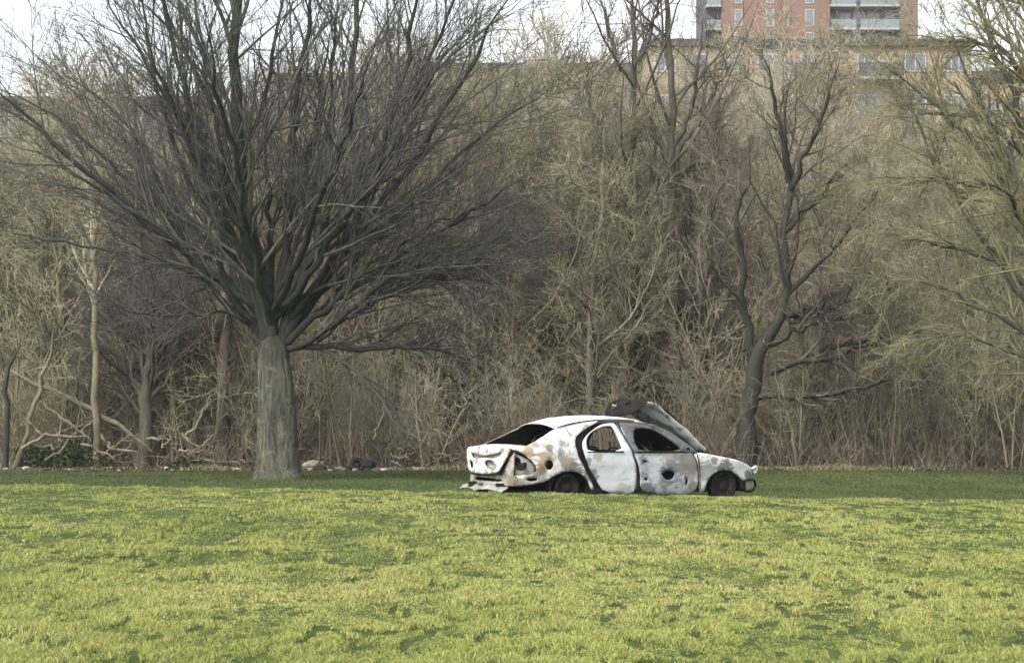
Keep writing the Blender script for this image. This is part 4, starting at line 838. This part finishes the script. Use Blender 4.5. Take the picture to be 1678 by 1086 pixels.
blob('plastic_bag', 'small white plastic bag on the ground right of the small grey tree', 'litter', 273, 757, 57.3, .12, .06, .1, wp, 2)
blob('plastic_bag', 'crumpled off white bag just left of the big trunk', 'litter', 388, 765, 57.0, .15, .05, .1, wp, 3)
blob('plastic_bag', 'tiny white scrap at the foot of the wood right of the big trunk', 'litter', 541, 778, 56.6, .07, .04, .05, wp, 4)
blob('plastic_bag', 'white scrap by the fallen branches at the far left', 'litter', 42, 760, 57.1, .13, .06, .06, wp, 6)
blob('plastic_bag', 'grey crumpled sheet lying between the tyre and the big trunk', 'litter', 556, 770, 57.2, .14, .06, .08, simple('grey_plastic', (.3, .3, .3), .6, 0, (.08, .08, .08), 12, .5), 9)
blob('rubbish_heap', 'dark heap of rubbish beside the discarded tyre', 'rubbish', 602, 768, 57.2, .30, .16, .2, dk, 5)
blob('rubbish_heap', 'pale heap of rubbish at the right foot of the big trunk', 'rubbish', 515, 762, 57.4, .32, .14, .2, simple('pale_rubbish', (.40, .36, .29), .8, 0, (.12, .10, .08), 5, .4), 7)
blob('rubbish_heap', 'long dark heap of rubbish lying low beside the big trunk', 'rubbish', 525, 774, 57.1, .42, .08, .2, dk, 8)
gl = np.random.default_rng(44); sm = [wp, dk, simple('pale_card', (.36, .32, .25), .8, 0, (.16, .14, .1), 12, .5), simple('grey_scrap', (.2, .2, .2), .7, 0, (.06, .06, .06), 12, .5)]
for k in range(26):
    px = gl.uniform(-10, 420) if k % 3 == 0 else gl.uniform(480, 700)
    blob('scrap', 'small scrap of rubbish scattered along the foot of the wood', 'litter', px, 768, gl.uniform(56.6, 58.0), gl.uniform(.03, .13), gl.uniform(.02, .06), gl.uniform(.03, .1), sm[k % 4], 20 + k)
    col.objects[-1]['group'] = 'scraps of rubbish along the foot of the wood'
def strip(name, lab, pts, Y, w, mat):
    P = []
    for px, py in pts: P.append(at(px, py, Y))
    a = spline([(*p, .02) for p in P], 14)[:, :3]; vs = []
    for k, p in enumerate(a): vs += [p + np.array([0, -.02, w * (.6 + .4 * math.sin(k))]), p + np.array([0, .05, -w * .6])]
    vs = np.array(vs) - a[0]; f = np.array([(2 * i, 2 * i + 1, 2 * i + 3, 2 * i + 2) for i in range(13)])
    o = mesh_obj(name, vs, f, mat); o.location = a[0]; m = o.modifiers.new('t', 'SOLIDIFY'); m.thickness = .012; tag(o, lab, 'litter')
strip('plastic_trim', 'curved white strip of car trim lying lowest in the litter left of the car', [(618, 778), (628, 772), (640, 769), (648, 768)], 57.0, .05, wp)
strip('plastic_trim', 'short white strip of trim propped above the other one left of the car', [(641, 758), (648, 759), (657, 764)], 57.1, .05, wp)
tx, ty, _ = at(585, 772, 57.0)
ty_o = lathe('discarded_tyre', [(.14, -.07), (.16, -.09), (.24, -.09), (.29, -.06), (.29, .06), (.24, .09), (.16, .09), (.14, .07), (.14, -.07)], 30, dk, None, tx, ty, float(ground_z(tx, ty)) + .13)
ty_o.rotation_euler = (R(-25), 0, .3); ty_o.scale = (.62, .62, .62); tag(ty_o, 'discarded black tyre leaning in the litter at the foot of the wood', 'tyre')
pole('twig', 'forked pale twig lying on the dark grass left of the big trunk', 'twig', [(325, 793, 1.2), (340, 797, 1.5), (352, 796, 1.2)], 46.3, M['pale_wood'], [[(340, 797, 1), (348, 790, .8), (354, 786, .6)]])

# ---------------------------------------------------------------- buildings behind
def brick(name, a, b, mortar, sc=1):
    m, nt, p = newmat(name); v = objco(nt); cmb = nt.nodes.new('ShaderNodeSeparateXYZ'); nt.links.new(v, cmb.inputs[0]); cc = nt.nodes.new('ShaderNodeCombineXYZ')
    nt.links.new(mth(nt, 'ADD', cmb.outputs[0], cmb.outputs[1]), cc.inputs[0]); nt.links.new(cmb.outputs[2], cc.inputs[1])
    t = nt.nodes.new('ShaderNodeTexBrick'); t.inputs['Scale'].default_value = 1; t.inputs['Brick Width'].default_value = .45; t.inputs['Row Height'].default_value = .15; t.inputs['Mortar Size'].default_value = .02
    t.inputs['Color1'].default_value = (*a, 1); t.inputs['Color2'].default_value = (*b, 1); t.inputs['Mortar'].default_value = (*mortar, 1); nt.links.new(cc.outputs[0], t.inputs['Vector'])
    n = noise(nt, .25, 4, .6, v); c = mixc(nt, ramp(nt, n, [(.35, 0), (.7, .35)]), t.outputs[0], tuple(x * .55 for x in a))
    nt.links.new(c, p.inputs['Base Color']); p.inputs['Roughness'].default_value = .9; return m
BK = dict(red=brick('red_brick', (.20, .108, .075), (.17, .093, .065), (.20, .155, .125)), tan=brick('tan_brick', (.32, .255, .17), (.285, .225, .15), (.32, .27, .20)),
          brown=brick('brown_brick', (.17, .125, .09), (.15, .11, .08), (.18, .15, .12)), grey=brick('grey_brick', (.13, .11, .11), (.11, .10, .10), (.16, .15, .14)),
          white=simple('white_frame', (.42, .42, .41), .5), slab=simple('balcony_slab', (.34, .34, .34), .7), dark=simple('dark_cladding', (.09, .09, .10), .6),
          gl=simple('balcony_glass', (.19, .22, .22), .3, 0, (.14, .17, .17)), roof=simple('roof_felt', (.09, .085, .08), .9))
gm, gnt, gp = newmat('window_glass'); gp.inputs['Base Color'].default_value = (.12, .14, .16, 1); gp.inputs['Roughness'].default_value = .08; gp.inputs['Specular IOR Level'].default_value = .8; BK['glass'] = gm
def bx(name, x0, x1, y0, y1, z0, z1, mat, parent, org):
    v = np.array([(x, y, z) for x in (x0, x1) for y in (y0, y1) for z in (z0, z1)]) - np.array(org)
    f = np.array([(0, 1, 3, 2), (4, 6, 7, 5), (0, 4, 5, 1), (2, 3, 7, 6), (0, 2, 6, 4), (1, 5, 7, 3)])
    return mesh_obj(name, v, f, mat, parent, smooth=False)
def window(x, z, w, h, Y, par, org, mull=1):
    """frame proud of the wall, glass set inside it"""
    fr = .09; y0 = Y - .06; y1 = Y + .04; vs, fs = [], []
    def add(a, b, c, d, ya=y0, yb=y1):
        o = len(vs); vs.extend([(xx, yy, zz) for xx in (a, b) for yy in (ya, yb) for zz in (c, d)]); fs.extend([tuple(o + i for i in q) for q in ((0, 1, 3, 2), (4, 6, 7, 5), (0, 4, 5, 1), (2, 3, 7, 6), (0, 2, 6, 4), (1, 5, 7, 3))])
    add(x - w / 2, x - w / 2 + fr, z, z + h); add(x + w / 2 - fr, x + w / 2, z, z + h); add(x - w / 2 + fr, x + w / 2 - fr, z, z + fr); add(x - w / 2 + fr, x + w / 2 - fr, z + h - fr, z + h)
    for k in range(mull): xx = x - w / 2 + w * (k + 1) / (mull + 1); add(xx - .04, xx + .04, z + fr, z + h - fr)
    o = mesh_obj('window', np.array(vs) - np.array(org), np.array(fs), BK['white'], par, smooth=False)
    bx('pane', x - w / 2 + fr, x + w / 2 - fr, Y - .02, Y + .03, z + fr, z + h - fr, BK['glass'], o, org)
def building(name, lab, Y, x0, x1, top, dep, mat, wins=(), roofh=.5, sc=None):
    org = ((x0 + x1) / 2, Y + dep / 2, 0); b = empty(name, org); tag(b, lab, 'building')
    bx('wall', x0, x1, Y, Y + dep, -1, top, mat, b, org); bx('roof', x0 - .3, x1 + .3, Y - .3, Y + dep + .3, top, top + roofh, BK['roof'], b, org)
    for (wx, wz, ww, wh, mu) in wins: window(wx, wz, ww, wh, Y, b, org, mu)
    return b, org
def X(px, Y): return (px - 839) * Y / F
def Z(py, Y): return EYE + (HOR - py) * Y / F
Y = 160
wt = []
for row in range(7):
    z = Z(118, Y) - row * 3.0
    if z < 1: break
    for k, px in enumerate((1090, 1140, 1200, 1260, 1330, 1423, 1500, 1565)): wt.append((X(px, Y), z, 1.45, 1.2 if row % 2 == 0 else 1.5, 2 if k % 2 else 1))
tb, torg = building('flats', 'tan brick block of flats below the red tower at upper right', Y, X(1062, Y), X(1592, Y), Z(76, Y), 14, BK['tan'], wt, .45)
for px in (1440, 1290):
    for r_ in (0, 2, 4):
        z = Z(134, Y) - r_ * 3.0; x = X(px, Y); f = bx('balcony', x - 1.5, x + 1.5, Y - 1.3, Y, z, z + .18, BK['slab'], tb, torg)
        bx('railing', x - 1.45, x + 1.45, Y - 1.28, Y - 1.22, z + .185, z + 1.1, BK['dark'], f, torg)
wl = [(X(px, Y), Z(200, Y) - r_ * 3.0, 1.3, 1.4, 1) for r_ in range(5) for px in (1620, 1660, 1700, 1740)]
building('flats', 'lower brick wing of flats at the right edge behind the olive tree', 160.5, X(1593, Y), X(1800, Y), Z(128, Y), 12, BK['tan'], wl)
building('terrace', 'long brown brick building just above the thicket in the middle', 168, X(705, 168), X(1056, 168), Z(116, 168), 12, BK['brown'], [(X(px, 168), Z(165, 168) - r_ * 3, 1.3, 1.3, 1) for r_ in range(3) for px in (770, 905, 1020)])
building('terrace', 'orange brown brick building seen through the big tree', 150, X(455, 150), X(712, 150), Z(134, 150), 12, brick('orange_brick', (.27, .19, .13), (.24, .165, .115), (.27, .22, .18)), [(X(px, 150), Z(185, 150) - r_ * 2.9, 1.2, 1.2, 1) for r_ in range(4) for px in (505, 590, 655)])
building('terrace', 'dark grey building beyond the trees at the left edge', 150, X(-120, 150), X(330, 150), Z(172, 150), 12, BK['grey'], [(X(px, 150), Z(225, 150) - r_ * 2.9, 1.2, 1.2, 1) for r_ in range(3) for px in (-60, 15, 90, 165, 245, 300)])
# tower
Y = 290; tx0, tx1 = X(1157, Y), X(1505, Y); org = ((tx0 + tx1) / 2, Y, 0); tw = empty('tower_block', org); tag(tw, 'red brick tower block with stacked balconies at upper right', 'building')
zt = 61.0; xb = X(1360, Y); xa = X(1182, Y); SL = Z(50, Y); ST = 2.75
bx('wall', xa, xb, Y, Y + 16, -1, zt, BK['red'], tw, org)
bx('recessed_wall', xb, tx1 - .01, Y + 1.6, Y + 15.9, -1, zt - .1, simple('render_grey', (.22, .22, .22), .8), tw, org)
bx('recessed_wall', tx0, xa, Y + 1.2, Y + 15.8, -1, zt - .1, BK['dark'], tw, org)
bx('fin_wall', tx1 - 2.2, tx1, Y + .3, Y + 1.59, -1, zt - .2, BK['brown'], tw, org)
bx('roof', tx0 - .2, tx1 + .2, Y - .2, Y + 16.2, zt, zt + .6, BK['roof'], tw, org)
for k in range(-5, 5):
    z = SL + k * ST
    for (a, b_) in ((xb, xb + 3.1), (xb + 3.5, tx1 - 2.3)):
        f = bx('balcony', a + .02, b_, Y - .5, Y + 1.59, z, z + .28, BK['slab'], tw, org); bx('balcony_glass', a + .1, b_ - .05, Y - .48, Y - .43, z + .285, z + 1.25, BK['gl'], f, org)
    f = bx('balcony', tx0, xa - .02, Y - .3, Y + 1.19, z, z + .25, BK['slab'], tw, org); bx('balcony_glass', tx0 + .05, xa - .1, Y - .28, Y - .23, z + .255, z + 1.2, BK['gl'], f, org)
    for px in (1388, 1412, 1436, 1462): window(X(px, Y), z + .35, 1.2, 2.0, Y + 1.6, tw, org, 0)
    for px, w_ in ((1327, 1.05), (1262, .9), (1210, .9)): window(X(px, Y), z + .45, w_, 2.05, Y, tw, org, 0)

# ---------------------------------------------------------------- the air
hm = bpy.data.materials.new('haze'); hm.use_nodes = True; hn = hm.node_tree; hn.nodes.clear()
ho = hn.nodes.new('ShaderNodeOutputMaterial'); hv = hn.nodes.new('ShaderNodeVolumePrincipled'); hn.links.new(hv.outputs[0], ho.inputs['Volume'])
hv.inputs['Color'].default_value = (.92, .95, 1, 1); hv.inputs['Density'].default_value = .0002; hv.inputs['Anisotropy'].default_value = .1
x0, x1, y0, y1, z0, z1 = -950, 950, -80, 1550, -3, 66
hz = mesh_obj('haze', np.array([(x, y, z) for x in (x0, x1) for y in (y0, y1) for z in (z0, z1)]), np.array([(0, 1, 3, 2), (4, 6, 7, 5), (0, 4, 5, 1), (2, 3, 7, 6), (0, 2, 6, 4), (1, 5, 7, 3)]), hm, smooth=False)
tag(hz, kind='stuff')
